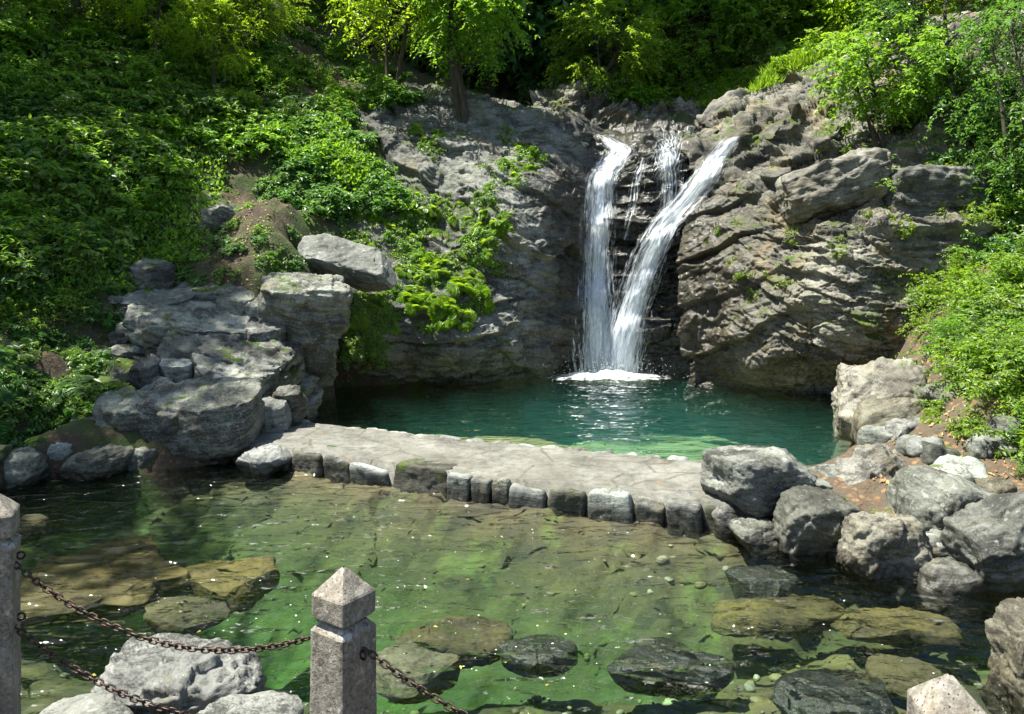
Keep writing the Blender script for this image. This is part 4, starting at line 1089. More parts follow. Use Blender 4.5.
# foam where it lands
na, nr_ = 120, 40
th = np.linspace(0, 2 * math.pi, na); rr = np.linspace(0.0, 1, nr_)
T_, R2 = np.meshgrid(th, rr)
q = np.stack([R2.ravel() * np.cos(T_).ravel() * 3, R2.ravel() * np.sin(T_).ravel() * 3, R2.ravel() * 0], 1)
hz_ = (0.085 * np.exp(-(R2 / 0.38) ** 2) * (0.9 + 0.7 * fbm(q * 3, 3, 420).reshape(R2.shape)) + 0.014)
V = np.stack([R2 * np.cos(T_) * 1.7, R2 * np.sin(T_) * 0.8 - 0.12, hz_], -1)
obj('foam', make_mesh('foam', V.reshape(-1, 3), gridfaces(nr_, na), foam_mat(), uv=np.stack([R2.ravel(), R2.ravel()], 1)), FALL)
# droplets thrown up around the foot and along the strands
rgd = np.random.default_rng(31)
V0, F0 = ico(1)
cen = []
for _ in range(900):
    a = rgd.uniform(0, 2 * math.pi); r = abs(rgd.normal()) * 0.45
    cen.append((r * math.cos(a) * 1.2, r * math.sin(a) * 0.6 - 0.15, abs(rgd.normal()) * 0.16))
cen = np.array(cen); rad = rgd.uniform(0.002, 0.006, len(cen))
V = (cen[:, None] + V0[None] * rad[:, None, None]).reshape(-1, 3)
F = (F0[None] + (np.arange(len(cen)) * len(V0))[:, None, None]).reshape(-1, 3)
dm = NT('spray_drops'); dm = dm.surf(dm.n('ShaderNodeBsdfPrincipled', None, Base_Color=(0.9, 0.93, 0.95), Roughness=0.2))
so = obj('spray', make_mesh('spray', V, F, dm), FALL); so['kind'] = 'stuff'
# ------------------------------------------------------------------ causeway
CW = empty('stone_causeway', (CW_F.mean(0) + CW_B.mean(0)) / 2 * [1, 1, 0])
tag(CW, 'low grey stone causeway crossing between the two pools', 'causeway')
O = np.array(CW.location)
nu, nv = 420, 80
A = cr_up(CW_F, nu); B = cr_up(CW_B, nu)
t = np.linspace(0.03, 0.985, nv)[:, None, None]
G = A[None] * (1 - t) + B[None] * t
q = G.reshape(-1, 3)
dz = 0.012 * fbm(q * 1.5, 4, 500) + 0.006 * ridged(q * 5, 3, 501)
d1, d2, cid = worley(q * np.array([1.5, 2.4, 1]) * [1, 1, 0] + 0.1 * vnoise(q * 4)[:, None], 502)
dz += 0.016 * (cid - 0.5) - 0.010 * np.exp(-((d2 - d1) / 0.05) ** 2)
G[..., 2] += dz.reshape(nv, nu) - 0.004
G = np.concatenate([G[:1] * [1, 1, 0] + [0, 0, -1.2], G, G[-1:] * [1, 1, 0] + [0, 0, -1.2]])
obj('deck', make_mesh('deck', G.reshape(-1, 3) - O, gridfaces(nv + 2, nu), M['deck']), CW)
def at_x(curve, px):
    pxs = [512 + FPX * c[0] / c[1] for c in curve]
    i = max(0, min(len(pxs) - 2, int(np.searchsorted(pxs, px)) - 1))
    k = (px - pxs[i]) / (pxs[i + 1] - pxs[i])
    return curve[i] * (1 - k) + curve[i + 1] * k
FACE = [(222, 250, 'ledge'), (250, 292, 'darkmoss'), (292, 324, 'darkmoss'), (324, 351, 'mossy'), (351, 391, 'pale'), (391, 450, 'darkmoss'), (450, 474, 'pale'), (474, 492, 'mossy'), (492, 510, 'ledge'),
        (510, 548, 'pale'), (548, 588, 'darkmoss'), (588, 634, 'pale'), (634, 667, 'mossy'), (667, 704, 'mossy'), (704, 730, 'darkmoss')]
for i, (xa, xb, mt) in enumerate(FACE):
    a, b = at_x(CW_F, xa), at_x(CW_F, xb)
    c = (a + b) / 2; d = b - a; L = np.linalg.norm(d)
    rgf = np.random.default_rng(600 + i)
    prot = rgf.uniform(-0.03, 0.05); top = rgf.uniform(-0.05, 0.012); dp = rgf.uniform(0.13, 0.17)
    me = stone_mesh('edge_stone', (L / 2 * 1.02, dp, 0.20), M[mt], 620 + i, sub=5, k=10, facets=4, cut=(0.88, 0.99), rough=0.03, detail=0.7)
    nrm = unit(np.array([d[1], -d[0], 0]))
    if nrm[1] > 0: nrm = -nrm
    o = obj('edge_stone', me, CW, c + nrm * (prot - dp + 0.03) + np.array([0, 0, -0.20 + top]) - O)
    o.rotation_euler = (rgf.normal() * 0.03, rgf.normal() * 0.03, math.atan2(d[1], d[0]))
    if mt == 'darkmoss': o['label'] = 'dark edge stone covered in moss'
    if mt == 'pale': o['label'] = 'pale chipped edge stone'
xs = list(np.linspace(262, 716, 19))
for i in range(18):
    a, b = at_x(CW_B, xs[i]), at_x(CW_B, xs[i + 1])
    c = (a + b) / 2; d = b - a; L = np.linalg.norm(d)
    rgf = np.random.default_rng(700 + i)
    me = stone_mesh('curb_stone', (L / 2 * 0.98, 0.07, 0.16), M['pale' if i % 3 else 'ledge'], 720 + i, sub=4, k=5, facets=5, cut=(0.8, 0.97), rough=0.05)
    o = obj('curb_stone', me, CW, c + np.array([0, 0.01, -0.155 + rgf.uniform(-0.008, 0.018)]) - O)
    o.rotation_euler = (0, 0, math.atan2(d[1], d[0]))

# ------------------------------------------------------------------ posts
def frustum(levels, seg=14):
    """square column from (half width, z) levels, each side cut into strips and roughened; returns V, F"""
    ring = []
    for i in range(4):
        c = [(-1, -1), (1, -1), (1, 1), (-1, 1)]
        a, b = np.array(c[i], float), np.array(c[(i + 1) % 4], float)
        for k in range(seg): ring.append(a + (b - a) * k / seg)
    ring = np.array(ring)
    # ease the arrises
    r = np.abs(ring).min(1)
    ring = ring * (1 - 0.035 * np.clip((r - 0.8) / 0.2, 0, 1))[:, None]
    V = np.concatenate([np.concatenate([ring * h, np.full((len(ring), 1), z)], 1) for h, z in levels])
    n = len(ring); F = []
    for l in range(len(levels) - 1):
        for k in range(n): F.append((l * n + k, l * n + (k + 1) % n, (l + 1) * n + (k + 1) % n, (l + 1) * n + k))
    return V, np.array(F), n
def rough_up(V, amp, seed):
    d = amp * (1.0 * fbm(V * 14 + seed, 4, seed) + 1.2 * np.minimum(0, fbm(V * 40 + seed, 3, seed + 1) + 0.35))
    r = V * [1, 1, 0]; r = r / np.maximum(1e-6, np.linalg.norm(r, axis=1, keepdims=True))
    return V + r * d[:, None] + np.array([0, 0, 1]) * (amp * 0.6 * fbm(V * 20 + seed, 3, seed + 2))[:, None]
def lev(*pts):
    out = []
    for (h0, z0), (h1, z1) in zip(pts[:-1], pts[1:]):
        n = max(1, int(max(abs(z1 - z0), abs(h1 - h0)) / 0.012))
        for k in range(n): out.append((h0 + (h1 - h0) * k / n, z0 + (z1 - z0) * k / n))
    out.append(pts[-1]); return out
SH_TOP = 0.20   # shaft top below the apex
def post(label, apex, H, rot, seed, eyes):
    """apex = world point of the tip, H = height"""
    root = empty('stone_post', (apex[0], apex[1], apex[2] - H), rot)
    tag(root, label, 'post', 'chained stone posts')
    s = 0.081
    V, F, n = frustum(lev((s * 1.01, -0.12), (s, H - 0.205), (s - 0.006, H - 0.197), (0.058, H - 0.180)))
    F = F.tolist(); V = rough_up(V, 0.0022, seed)
    obj('shaft', make_mesh('shaft', V, np.array(F), M['post'], smooth=False), root)
    V, F, n = frustum(lev((0.055, H - 0.195), (0.053, H - 0.150)))
    obj('neck', make_mesh('neck', rough_up(V, 0.002, seed + 3), F, M['post'], smooth=False), root)
    V, F, n = frustum(lev((0.045, H - 0.166), (0.072, H - 0.164), (0.0785, H - 0.158), (0.0785, H - 0.086), (0.075, H - 0.080), (0.004, H)))
    V = rough_up(V, 0.0018, seed + 6)
    obj('cap', make_mesh('cap', V, F, M['post'], smooth=False), root)
    for (ang, z) in eyes:      # iron eye bolts let into the faces
        N, k = 20, 8
        a = np.linspace(0, 2 * math.pi, N, endpoint=False); b = np.linspace(0, 2 * math.pi, k, endpoint=False)
        A2, B2 = np.meshgrid(a, b, indexing='ij')
        R0, r0 = 0.013, 0.0042
        T = np.stack([(R0 + r0 * np.cos(B2)) * np.cos(A2), r0 * np.sin(B2), (R0 + r0 * np.cos(B2)) * np.sin(A2)], -1).reshape(-1, 3)
        ids = np.arange(N * k).reshape(N, k)
        Fq = np.stack([ids, np.roll(ids, -1, 0), np.roll(np.roll(ids, -1, 0), -1, 1), np.roll(ids, -1, 1)], -1).reshape(-1, 4)
        T[:, 0] += s + 0.012
        c, sn = math.cos(ang), math.sin(ang)
        T = np.stack([c * T[:, 0] - sn * T[:, 1], sn * T[:, 0] + c * T[:, 1], T[:, 2] + z], 1)
        obj('eye_bolt', make_mesh('eye_bolt', T, Fq, M['iron']), root)
    return root
AP_L, AP_M, AP_R = P(-8, 490, 2.95), P(343.6, 567, 2.72), P(950, 674, 2.02)
H_ = 0.76
post('weathered stone post with pyramid cap cut by the left edge of the photo', AP_L, H_, R_(22), 1, [(0, H_ - 0.255), (0, H_ - 0.485)])
post('weathered stone post with pyramid cap standing between the two chains', AP_M, H_, R_(-35), 2, [(0, H_ - 0.275), (math.pi, H_ - 0.265), (math.pi, H_ - 0.55)])
post('stone post of which only the pyramid cap shows at the bottom right', AP_R, H_, R_(-4), 3, [(math.pi, H_ - 0.28)])

# ------------------------------------------------------------------ chains
def link_mesh():
    """one oval link, long axis x"""
    N, k, L, W, r = 28, 8, 0.0165, 0.0095, 0.0035
    a = np.linspace(0, 2 * math.pi, N, endpoint=False)
    cx = np.where(np.cos(a) > 0, L - W, -(L - W)) * np.minimum(1, np.abs(np.cos(a)) * 2.2) + W * np.cos(a); cy = W * np.sin(a)
    C = np.stack([cx, cy, 0 * cx], 1)
    T = np.roll(C, -1, 0) - np.roll(C, 1, 0); T /= np.linalg.norm(T, axis=1, keepdims=True)
    S = np.stack([T[:, 1], -T[:, 0], 0 * T[:, 0]], 1)
    b = np.linspace(0, 2 * math.pi, k, endpoint=False)
    V = C[:, None] + S[:, None] * (np.cos(b) * r)[None, :, None] + np.array([0, 0, 1.0]) * (np.sin(b) * r)[None, :, None]
    ids = np.arange(N * k).reshape(N, k)
    F = np.stack([ids, np.roll(ids, -1, 0), np.roll(np.roll(ids, -1, 0), -1, 1), np.roll(ids, -1, 1)], -1).reshape(-1, 4)
    return make_mesh('link', V.reshape(-1, 3), F, M['iron'])
LINK = link_mesh()
def chain(label, a, b, sag):
    a, b = np.array(a), np.array(b)
    t = np.linspace(0, 1, 800)
    C = a + (b - a) * t[:, None]; C[:, 2] -= sag * 4 * t * (1 - t)
    s = np.concatenate([[0], np.cumsum(np.linalg.norm(np.diff(C, axis=0), axis=1))])
    n = max(2, round(s[-1] / 0.0255))
    root = empty('iron_chain', a); tag(root, label, 'chain', 'chains between the stone posts')
    rgc = np.random.default_rng(3)
    for i in range(n):
        u = (i + 0.5) / n * s[-1]
        c = np.array([np.interp(u, s, C[:, j]) for j in range(3)])
        u2 = np.array([np.interp(min(s[-1], u + 0.01), s, C[:, j]) for j in range(3)]); u1 = np.array([np.interp(max(0, u - 0.01), s, C[:, j]) for j in range(3)])
        x = unit(u2 - u1); y0 = unit(np.cross(np.array([0, 0, 1.0]), x)); z0 = np.cross(x, y0)
        ang = (math.pi / 4 if i % 2 else -math.pi / 4) + rgc.normal() * 0.16
        y = y0 * math.cos(ang) + z0 * math.sin(ang); z = np.cross(x, y)
        o = obj('link', LINK, root)
        o.matrix_local = Matrix(((x[0], y[0], z[0], c[0] - a[0]), (x[1], y[1], z[1], c[1] - a[1]), (x[2], y[2], z[2], c[2] - a[2]), (0, 0, 0, 1)))
    return root
Ym = AP_M[1]
chain('upper iron chain sagging from the left post to the middle post', P(9, 559, 2.95), P(309, 638, Ym - 0.0), 0.155)
chain('lower iron chain sagging low from the left post past the rough rock', P(4, 618, 2.95), P(309, 722, Ym), 0.13)
chain('short iron chain running down from the middle post to the right', P(364, 648, Ym - 0.05), P(912, 772, 2.03), 0.20)
# ------------------------------------------------------------------ plants
def leaf_arrays(pos, axis, nrm, length, width):
    axis = axis / np.maximum(1e-9, np.linalg.norm(axis, axis=1, keepdims=True))
    side = np.cross(nrm, axis); side /= np.maximum(1e-9, np.linalg.norm(side, axis=1, keepdims=True))
    up = np.cross(axis, side)
    L = length[:, None]; W = width[:, None]
    mid = pos + axis * L * 0.42
    tip = pos + axis * L - up * L * 0.12
    v = np.stack([pos, mid + side * W * 0.5 + up * W * 0.14, tip, mid - side * W * 0.5 + up * W * 0.14], 1)
    n = len(pos); b = np.arange(n)[:, None] * 4
    f = np.concatenate([b + [0, 2, 1], b + [0, 3, 2]], 1).reshape(-1, 3)
    return v.reshape(-1, 3), f

def tube(pts, r0, r1, k=5):
    pts = np.asarray(pts, float); n = len(pts)
    T = np.gradient(pts, axis=0); T /= np.maximum(1e-9, np.linalg.norm(T, axis=1, keepdims=True))
    a = np.where(np.abs(T[:, 2:3]) < 0.9, np.array([[0, 0, 1.0]]), np.array([[1.0, 0, 0]]))
    S = np.cross(T, a); S /= np.maximum(1e-9, np.linalg.norm(S, axis=1, keepdims=True)); Q = np.cross(T, S)
    b = np.linspace(0, 2 * math.pi, k, endpoint=False)
    r = np.linspace(r0, r1, n)[:, None, None]
    V = pts[:, None] + r * (S[:, None] * np.cos(b)[None, :, None] + Q[:, None] * np.sin(b)[None, :, None])
    ids = np.arange(n * k).reshape(n, k)
    F = np.stack([ids[:-1], np.roll(ids, -1, 1)[:-1], np.roll(ids, -1, 1)[1:], ids[1:]], -1).reshape(-1, 4)
    return V.reshape(-1, 3), F

class Acc:
    def __init__(s): s.v = []; s.f = []; s.n = 0
    def add(s, V, F): s.v.append(V); s.f.append(F + s.n); s.n += len(V)
    def mesh(s, name, mat, smooth=True): return make_mesh(name, np.concatenate(s.v), np.concatenate(s.f), mat, smooth)

def sprays(start, dirn, length, nleaf, leaf, rg, droop=0.35, wratio=0.5, stems=None, sr=0.004, pinnate=0.75, upb=1.0):
    """leafy shoots: start (n,3), dirn (n,3), length (n); returns leaf arrays"""
    n = len(start)
    dirn = dirn / np.linalg.norm(dirn, axis=1, keepdims=True)
    t = np.linspace(0.22, 1.0, nleaf)[None] + rg.normal(size=(n, nleaf)) * 0.03
    down = np.array([0, 0, -1.0])
    pos = start[:, None] + dirn[:, None] * (length[:, None] * t)[..., None] + down * (droop * length[:, None] * t ** 2)[..., None]
    tan = dirn[:, None] + down * (2 * droop * t)[..., None]
    tan /= np.linalg.norm(tan, axis=-1, keepdims=True)
    sidev = np.cross(tan, np.array([0, 0, 1.0])); sidev /= np.maximum(1e-6, np.linalg.norm(sidev, axis=-1, keepdims=True))
    sg = np.where(np.arange(nleaf) % 2 == 0, 1.0, -1.0)[None, :, None]
    ax = tan * (1 - pinnate) + sidev * sg * pinnate + rg.normal(size=pos.shape) * 0.28 + np.array([0, 0, -0.18])
    nr = np.array([0, 0, upb]) + rg.normal(size=pos.shape) * 0.38
    ln = leaf * rg.uniform(0.65, 1.2, size=(n, nleaf)) * (1.05 - 0.35 * np.abs(t - 0.5))
    if stems is not None:
        for i in range(n):
            tt = np.linspace(0, 1, 5)[:, None]
            pts = start[i] + dirn[i] * length[i] * tt + down * droop * length[i] * tt ** 2
            stems.add(*tube(pts, sr, sr * 0.4, 3))
    return leaf_arrays(pos.reshape(-1, 3), ax.reshape(-1, 3), nr.reshape(-1, 3), ln.ravel(), ln.ravel() * wratio)

def shrub(name, label, cat, group, mat, seed, R=0.5, nsp=70, nl=22, leaf=0.075, droop=0.4, wr=0.5, flat=0.9, sub=2):
    rg = np.random.default_rng(seed)
    root = empty(name); tag(root, label, cat, group)
    fo, st = Acc(), Acc()
    # main shoots leave the base, side shoots leave the main shoots
    for k in range(nsp):
        az = rg.uniform(0, 2 * math.pi); el = math.asin(rg.uniform(0.12, 1.0))
        d = np.array([math.cos(az) * math.cos(el), math.sin(az) * math.cos(el), math.sin(el) * flat])
        L = R * rg.uniform(0.65, 1.25)
        s = np.array([[rg.normal() * R * 0.16, rg.normal() * R * 0.16, 0.0]])
        fo.add(*sprays(s, d[None], np.array([L]), nl, leaf, rg, droop, wr, st, 0.006))
        for j in range(sub):
            f = rg.uniform(0.45, 0.85)
            s2 = s + d * L * f + np.array([0, 0, -droop * L * f * f])
            d2 = d + rg.normal(size=3) * 0.6 + np.array([0, 0, 0.15])
            fo.add(*sprays(s2, d2[None], np.array([L * rg.uniform(0.35, 0.6)]), int(nl * 0.6), leaf * 0.9, rg, droop, wr, st, 0.003))
    obj('foliage', fo.mesh('foliage', mat, False), root); obj('stems', st.mesh('stems', M['stem']), root)
    return root

def fern(name, label, cat, group, mat, seed, R=0.4, nf=14, npin=22):
    rg = np.random.default_rng(seed)
    root = empty(name); tag(root, label, cat, group)
    fo, st = Acc(), Acc()
    for k in range(nf):
        az = rg.uniform(0, 2 * math.pi); el = rg.uniform(0.5, 1.25)
        d = np.array([math.cos(az) * math.cos(el), math.sin(az) * math.cos(el), math.sin(el)])
        L = R * rg.uniform(0.8, 1.3)
        tt = np.linspace(0, 1, 8)[:, None]
        pts = d * L * tt + np.array([0, 0, -0.75]) * L * tt ** 2
        st.add(*tube(pts, 0.004, 0.0015, 3))
        t = np.repeat(np.linspace(0.15, 1, npin), 2)[:, None]
        pos = d * L * t + np.array([0, 0, -0.75]) * L * t ** 2
        tan = d + np.array([0, 0, -1.5]) * t; tan /= np.linalg.norm(tan, axis=1, keepdims=True)
        sd = np.cross(tan, [0, 0, 1.0]); sd /= np.maximum(1e-6, np.linalg.norm(sd, axis=1, keepdims=True))
        sg = np.tile([1, -1], npin)[:, None]
        ln = (L * 0.30 * np.sin(np.pi * np.clip(t[:, 0] * 0.85 + 0.13, 0, 1)) + 0.01)
        ax = sd * sg + tan * 0.35 + np.array([0, 0, -0.15]) + rg.normal(size=pos.shape) * 0.08
        fo.add(*leaf_arrays(pos, ax, np.cross(tan, sd) * -1 + rg.normal(size=pos.shape) * 0.15, ln, np.maximum(ln * 0.26, 0.012)))
    obj('foliage', fo.mesh('foliage', mat, False), root); obj('stems', st.mesh('stems', M['stem']), root)
    return root

def tree(label, group, mat, seed, H=2.2, crown=(1.4, 1.4, 1.6), cz=None, clumps=34, spc=16, nl=16, leaf=0.08, tr=0.07, stems=1, lean=(0, 0), cr=0.5, name='leafy_tree', cat='tree', gap=0.0, droop=0.35):
    """trunk with limbs reaching every leaf clump; H = height of the crown's middle"""
    rg = np.random.default_rng(seed)
    root = empty(name); tag(root, label, cat, group)
    tk, fo = Acc(), Acc()
    C = np.array([lean[0], lean[1], H])
    cs = []
    while len(cs) < clumps:
        v = rg.normal(size=3); v /= np.linalg.norm(v); v *= rg.uniform(0.35, 1.0) ** 0.6
        if v[2] < -0.75: continue
        if gap and vnoise((v * 1.9 + seed)[None])[0] < gap - 0.5: continue
        cs.append(C + v * np.array(crown))
    cs = np.array(cs)
    # stems
    axes = []
    for s in range(stems):
        base = np.array([rg.normal() * 0.12, rg.normal() * 0.10, -0.15]) * (stems > 1) + np.array([0, 0, -0.15]) * (stems == 1)
        top = C + np.array([rg.normal() * 0.35 * crown[0], rg.normal() * 0.35 * crown[1], crown[2] * rg.uniform(0.3, 0.6)])
        t = np.linspace(0, 1, 16)[:, None]
        pts = base + (top - base) * t
        amp = 0.045 * np.linalg.norm(top - base)
        pts[:, 0] += amp * np.sin(t[:, 0] * 5 + rg.uniform(0, 6)) * t[:, 0]; pts[:, 1] += amp * np.sin(t[:, 0] * 4 + rg.uniform(0, 6)) * t[:, 0]
        r = tr * (1 if s == 0 else rg.uniform(0.55, 0.85))
        flare = tube(pts, r, r * 0.22, 9)
        V = flare[0]; z = V[:, 2]
        k = np.clip((0.25 - z) / 0.35, 0, 1)
        cen = np.repeat(pts, 9, 0)
        V = cen + (V - cen) * (1 + 0.8 * k)[:, None]
        tk.add(V, flare[1]); axes.append((pts, r))
    for c in cs:
        pts, r = axes[rg.integers(len(axes))]
        # leave the stem below the clump
        cand = np.where(pts[:, 2] < c[2] - 0.12 * np.linalg.norm(c - C))[0]
        i = int(np.clip((cand.max() if len(cand) else 4) - rg.integers(0, 3), 3, 14))
        a = pts[i]; L = np.linalg.norm(c - a)
        t = np.linspace(0, 1, 7)[:, None]
        lp = a + (c - a) * t + np.array([0, 0, 0.10 * L]) * (t * (1 - t)) * 4 * 0.5 + rg.normal(size=(7, 3)) * 0.025 * L * (t * (1 - t) * 4)
        tk.add(*tube(lp, max(0.006, r * (1 - i / 18) * 0.45), 0.004, 5))
        d = rg.normal(size=(spc, 3)) + unit(c - C) * 0.9 + np.array([0, 0, 0.15])
        st = c + rg.normal(size=(spc, 3)) * cr * 0.22
        ln = cr * rg.uniform(0.5, 1.15, spc)
        fo.add(*sprays(st, d, ln, nl, leaf, rg, droop, 0.52))
        for j in range(0, spc, 4):
            dd = d[j] / np.linalg.norm(d[j])
            tk.add(*tube(np.array([c, st[j] + dd * ln[j] * 0.5, st[j] + dd * ln[j] + [0, 0, -droop * ln[j]]]), 0.004, 0.0015, 3))
    obj('trunk', tk.mesh('trunk', M['bark']), root); obj('crown', fo.mesh('crown', mat, False), root)
    return root

def put(o, loc, sc=1.0, rz=0.0, tilt=(0, 0)):
    o.location = tuple(float(c) for c in loc); o.rotation_euler = (tilt[0], tilt[1], rz); o.scale = (sc, sc, sc)
    return o
rgp = np.random.default_rng(77)

# --- trees with a character of their own
TL = 'trees on the left hillside'
def at(px, py): 
    l, n = hit(px, py); return l
def S(px_w, Y): return px_w * Y / FPX
l = at(462, 118); put(tree('multi-stemmed tree standing on the grey rock dome left of the waterfall', TL, M['leaf_mid'], 1001, H=2.15, crown=(0.95, 0.95, 1.2), clumps=52, spc=16, nl=15, leaf=0.10, tr=0.085, stems=4, cr=0.55), l)
l = at(397, 98); put(tree('slender dark-trunked tree with glowing yellow-green leaves on the left slope', TL, M['leaf_sun_yellow'], 1002, H=2.1, crown=(1.15, 1.2, 1.0), clumps=34, spc=13, nl=14, leaf=0.09, tr=0.07, stems=2, cr=0.5), l)
l = at(228, 38); put(tree('leaning thick-trunked tree at the top of the left slope', TL, M['leaf_sun_yellow'], 1003, H=3.0, crown=(1.9, 1.7, 1.3), clumps=44, spc=14, nl=14, leaf=0.10, tr=0.15, stems=1, cr=0.6, lean=(0.5, 0.2)), l)
l = at(86, 12); put(tree('dark-trunked tree high in the left corner', TL, M['leaf_mid'], 1004, H=2.8, crown=(1.8, 1.7, 1.2), clumps=40, spc=14, nl=14, leaf=0.10, tr=0.12, stems=1, cr=0.6), l)
TB = 'trees along the top of the left slope'
protoy = tree('yellow-green tree crowning the upper left slope behind the shrubs', 'yellow-green trees along the top of the left slope', M['leaf_sun_yellow'], 1006, H=2.6, crown=(1.9, 1.9, 1.7), clumps=46, spc=14, nl=14, leaf=0.10, tr=0.10, stems=2, cr=0.62)
put(protoy, at(300, 8), 1.2, 1.0)
for px, py in ((350, 40), (425, 62)): put(copy_tree(protoy), at(px, py), rgp.uniform(1.0, 1.3), rgp.uniform(0, 6.28))
for px, py, sc in ((160, 72, 0.5), (214, 96, 0.42), (118, 44, 0.5), (258, 66, 0.5), (196, 40, 0.5)):
    o = put(copy_tree(protoy), at(px, py), sc, rgp.uniform(0, 6.28)); o.name = 'sapling'; tag(o, 'yellow-green sapling standing among the shrubs high on the left hillside', 'sapling', 'saplings among the left hillside shrubs')
proto = tree('tree crowning the upper left slope behind the shrubs', TB, M['leaf_mid'], 1005, H=2.6, crown=(1.9, 1.9, 1.7), clumps=46, spc=14, nl=14, leaf=0.10, tr=0.11, stems=2, cr=0.62)
for i, (px, py) in enumerate([(30, -40), (-90, -20), (260, -60), (-180, 60), (370, -10)]):
    o = proto if i == 0 else copy_tree(proto)
    put(o, at(px, py), rgp.uniform(1.1, 1.5), rgp.uniform(0, 6.28))
# right
TR = 'trees on the right cliff'
l = at(883, 152); put(tree('small two-stemmed glossy tree growing from the right cliff ledge', TR, M['leaf_mid'], 1010, H=1.32, crown=(0.78, 0.75, 0.8), clumps=34, spc=16, nl=15, leaf=0.085, tr=0.05, stems=2, cr=0.42, lean=(0.08, 0)), l)
l = at(960, 118); put(tree('dark dense tree behind the small cliff tree', TR, M['leaf_gloss'], 1011, H=1.7, crown=(1.2, 1.1, 1.2), clumps=40, spc=15, nl=15, leaf=0.08, tr=0.06, stems=2, cr=0.5), l)
l = at(1035, 225); put(tree('tall drooping tree at the right edge hanging in front of the cliff', TR, M['leaf_deep'], 1012, H=2.0, crown=(0.95, 0.9, 1.7), clumps=50, spc=14, nl=16, leaf=0.07, tr=0.05, stems=2, cr=0.45, droop=0.7), l)
TH = 'trees on the hill above the right cliff'
kinds = [tree('pale sunlit tree on the hill right of the valley gap', TH, M['leaf_bright'], 1020, H=1.25, crown=(1.7, 1.6, 1.5), clumps=56, spc=13, nl=13, leaf=0.13, tr=0.10, stems=2, cr=0.65),
         tree('mid green bushy tree on the hill above the right cliff', TH, M['leaf_mid'], 1021, H=1.3, crown=(1.8, 1.6, 1.6), clumps=56, spc=13, nl=13, leaf=0.13, tr=0.10, stems=2, cr=0.65)]
seen = [0, 0]
for px, py, k, sc in [(608, 84, 0, 0.8), (625, 70, 0, 0.95), (655, 84, 0, 0.8), (690, 86, 1, 0.85), (725, 66, 1, 0.9), (762, 50, 1, 0.85), (800, 30, 0, 0.9), (640, 30, 1, 1.1), (700, 20, 0, 1.2), (760, 0, 1, 1.2), (835, 0, 0, 0.9), (880, -25, 1, 1.0), (622, 40, 1, 1.1), (940, -50, 1, 1.0), (1010, -60, 1, 1.0), (690, -30, 1, 1.3), (1090, 0, 1, 1.0), (905, 20, 0, 0.8), (615, 5, 0, 1.2), (655, 55, 0, 0.9), (730, 35, 1, 0.9), (780, 20, 0, 0.9), (820, 5, 1, 0.9), (650, -30, 1, 1.3), (730, -50, 0, 1.3)]:
    o = kinds[k] if not seen[k] else copy_tree(kinds[k]); seen[k] = 1
    put(o, at(px, py), sc * rgp.uniform(0.9, 1.15), rgp.uniform(0, 6.28))
TF = 'forest trees in the valley gap'
far = tree('dark forest tree in the shaded valley gap', TF, M['leaf_dark'], 1030, H=3.6, crown=(2.6, 2.6, 3.2), clumps=60, spc=14, nl=10, leaf=0.30, tr=0.16, stems=1, cr=1.0)
n = 0
for _ in range(130):
    px, py = (rgp.uniform(330, 720), rgp.uniform(-130, 122)) if _ % 2 else (rgp.uniform(455, 600), rgp.uniform(-20, 118))
    loc, nor = hit(px, py)
    if loc is None or loc[1] < 22.5: continue
    o = far if n == 0 else copy_tree(far); n += 1
    put(o, loc - np.array([0, 0, 0.3]), rgp.uniform(0.9, 1.6), rgp.uniform(0, 6.28))
# unseen trees added outside the frame to shade the left side
TO = 'unseen tall trees added for shade left of the pools'
tall = tree('unseen tall leafy tree added for shade on the slope left of the near pool', TO, M['leaf_mid'], 1040, H=9.0, crown=(2.5, 2.4, 1.8), clumps=46, spc=14, nl=13, leaf=0.14, tr=0.2, stems=1, cr=0.7, gap=0.25)
for i, (x, y) in enumerate(SHADE):
    o = tall if i == 0 else copy_tree(tall)
    loc, nor = drop(x, y)
    put(o, loc, rgp.uniform(0.9, 1.15), rgp.uniform(0, 6.28))

# --- shrubs
def scatter(protos, polys, count, sc, jit=0.0, tmax=0.35, sinkz=0.03, minz=0.06):
    """stand copies on the ground met behind random points of the picture's regions (triangles / quads)"""
    used = [False] * len(protos); k = 0; tries = 0
    areas = []
    tris = []
    for p in polys:
        for i in range(1, len(p) - 1):
            tr_ = np.array([p[0], p[i], p[i + 1]], float); tris.append(tr_)
            u_, v_ = tr_[1] - tr_[0], tr_[2] - tr_[0]
            areas.append(abs(u_[0] * v_[1] - u_[1] * v_[0]) / 2)
    areas = np.array(areas) / sum(areas)
    out = []
    while k < count and tries < count * 4:
        tries += 1
        tr_ = tris[rgp.choice(len(tris), p=areas)]
        a, b = rgp.uniform(size=2)
        if a + b > 1: a, b = 1 - a, 1 - b
        px, py = tr_[0] + a * (tr_[1] - tr_[0]) + b * (tr_[2] - tr_[0])
        loc, nor = hit(px, py)
        if loc is None or loc[2] < minz: continue
        j = rgp.integers(len(protos))
        o = protos[j] if not used[j] else copy_tree(protos[j]); used[j] = True
        tl = np.clip(nor, -0.6, 0.6)
        put(o, loc - nor * sinkz, rgp.uniform(*sc), 0, (0, 0))
        o.rotation_mode = 'QUATERNION'
        up = Vector((0, 0, 1)).lerp(Vector(nor), tmax).normalized()
        o.rotation_quaternion = Vector((0, 0, 1)).rotation_difference(up) @ Quaternion((0, 0, 1), rgp.uniform(0, 6.28))
        k += 1; out.append(o)
    return out
GSH = 'broad-leaved shrubs on the left hillside'
lab = 'broad-leaved green shrub in the thicket of the left hillside'
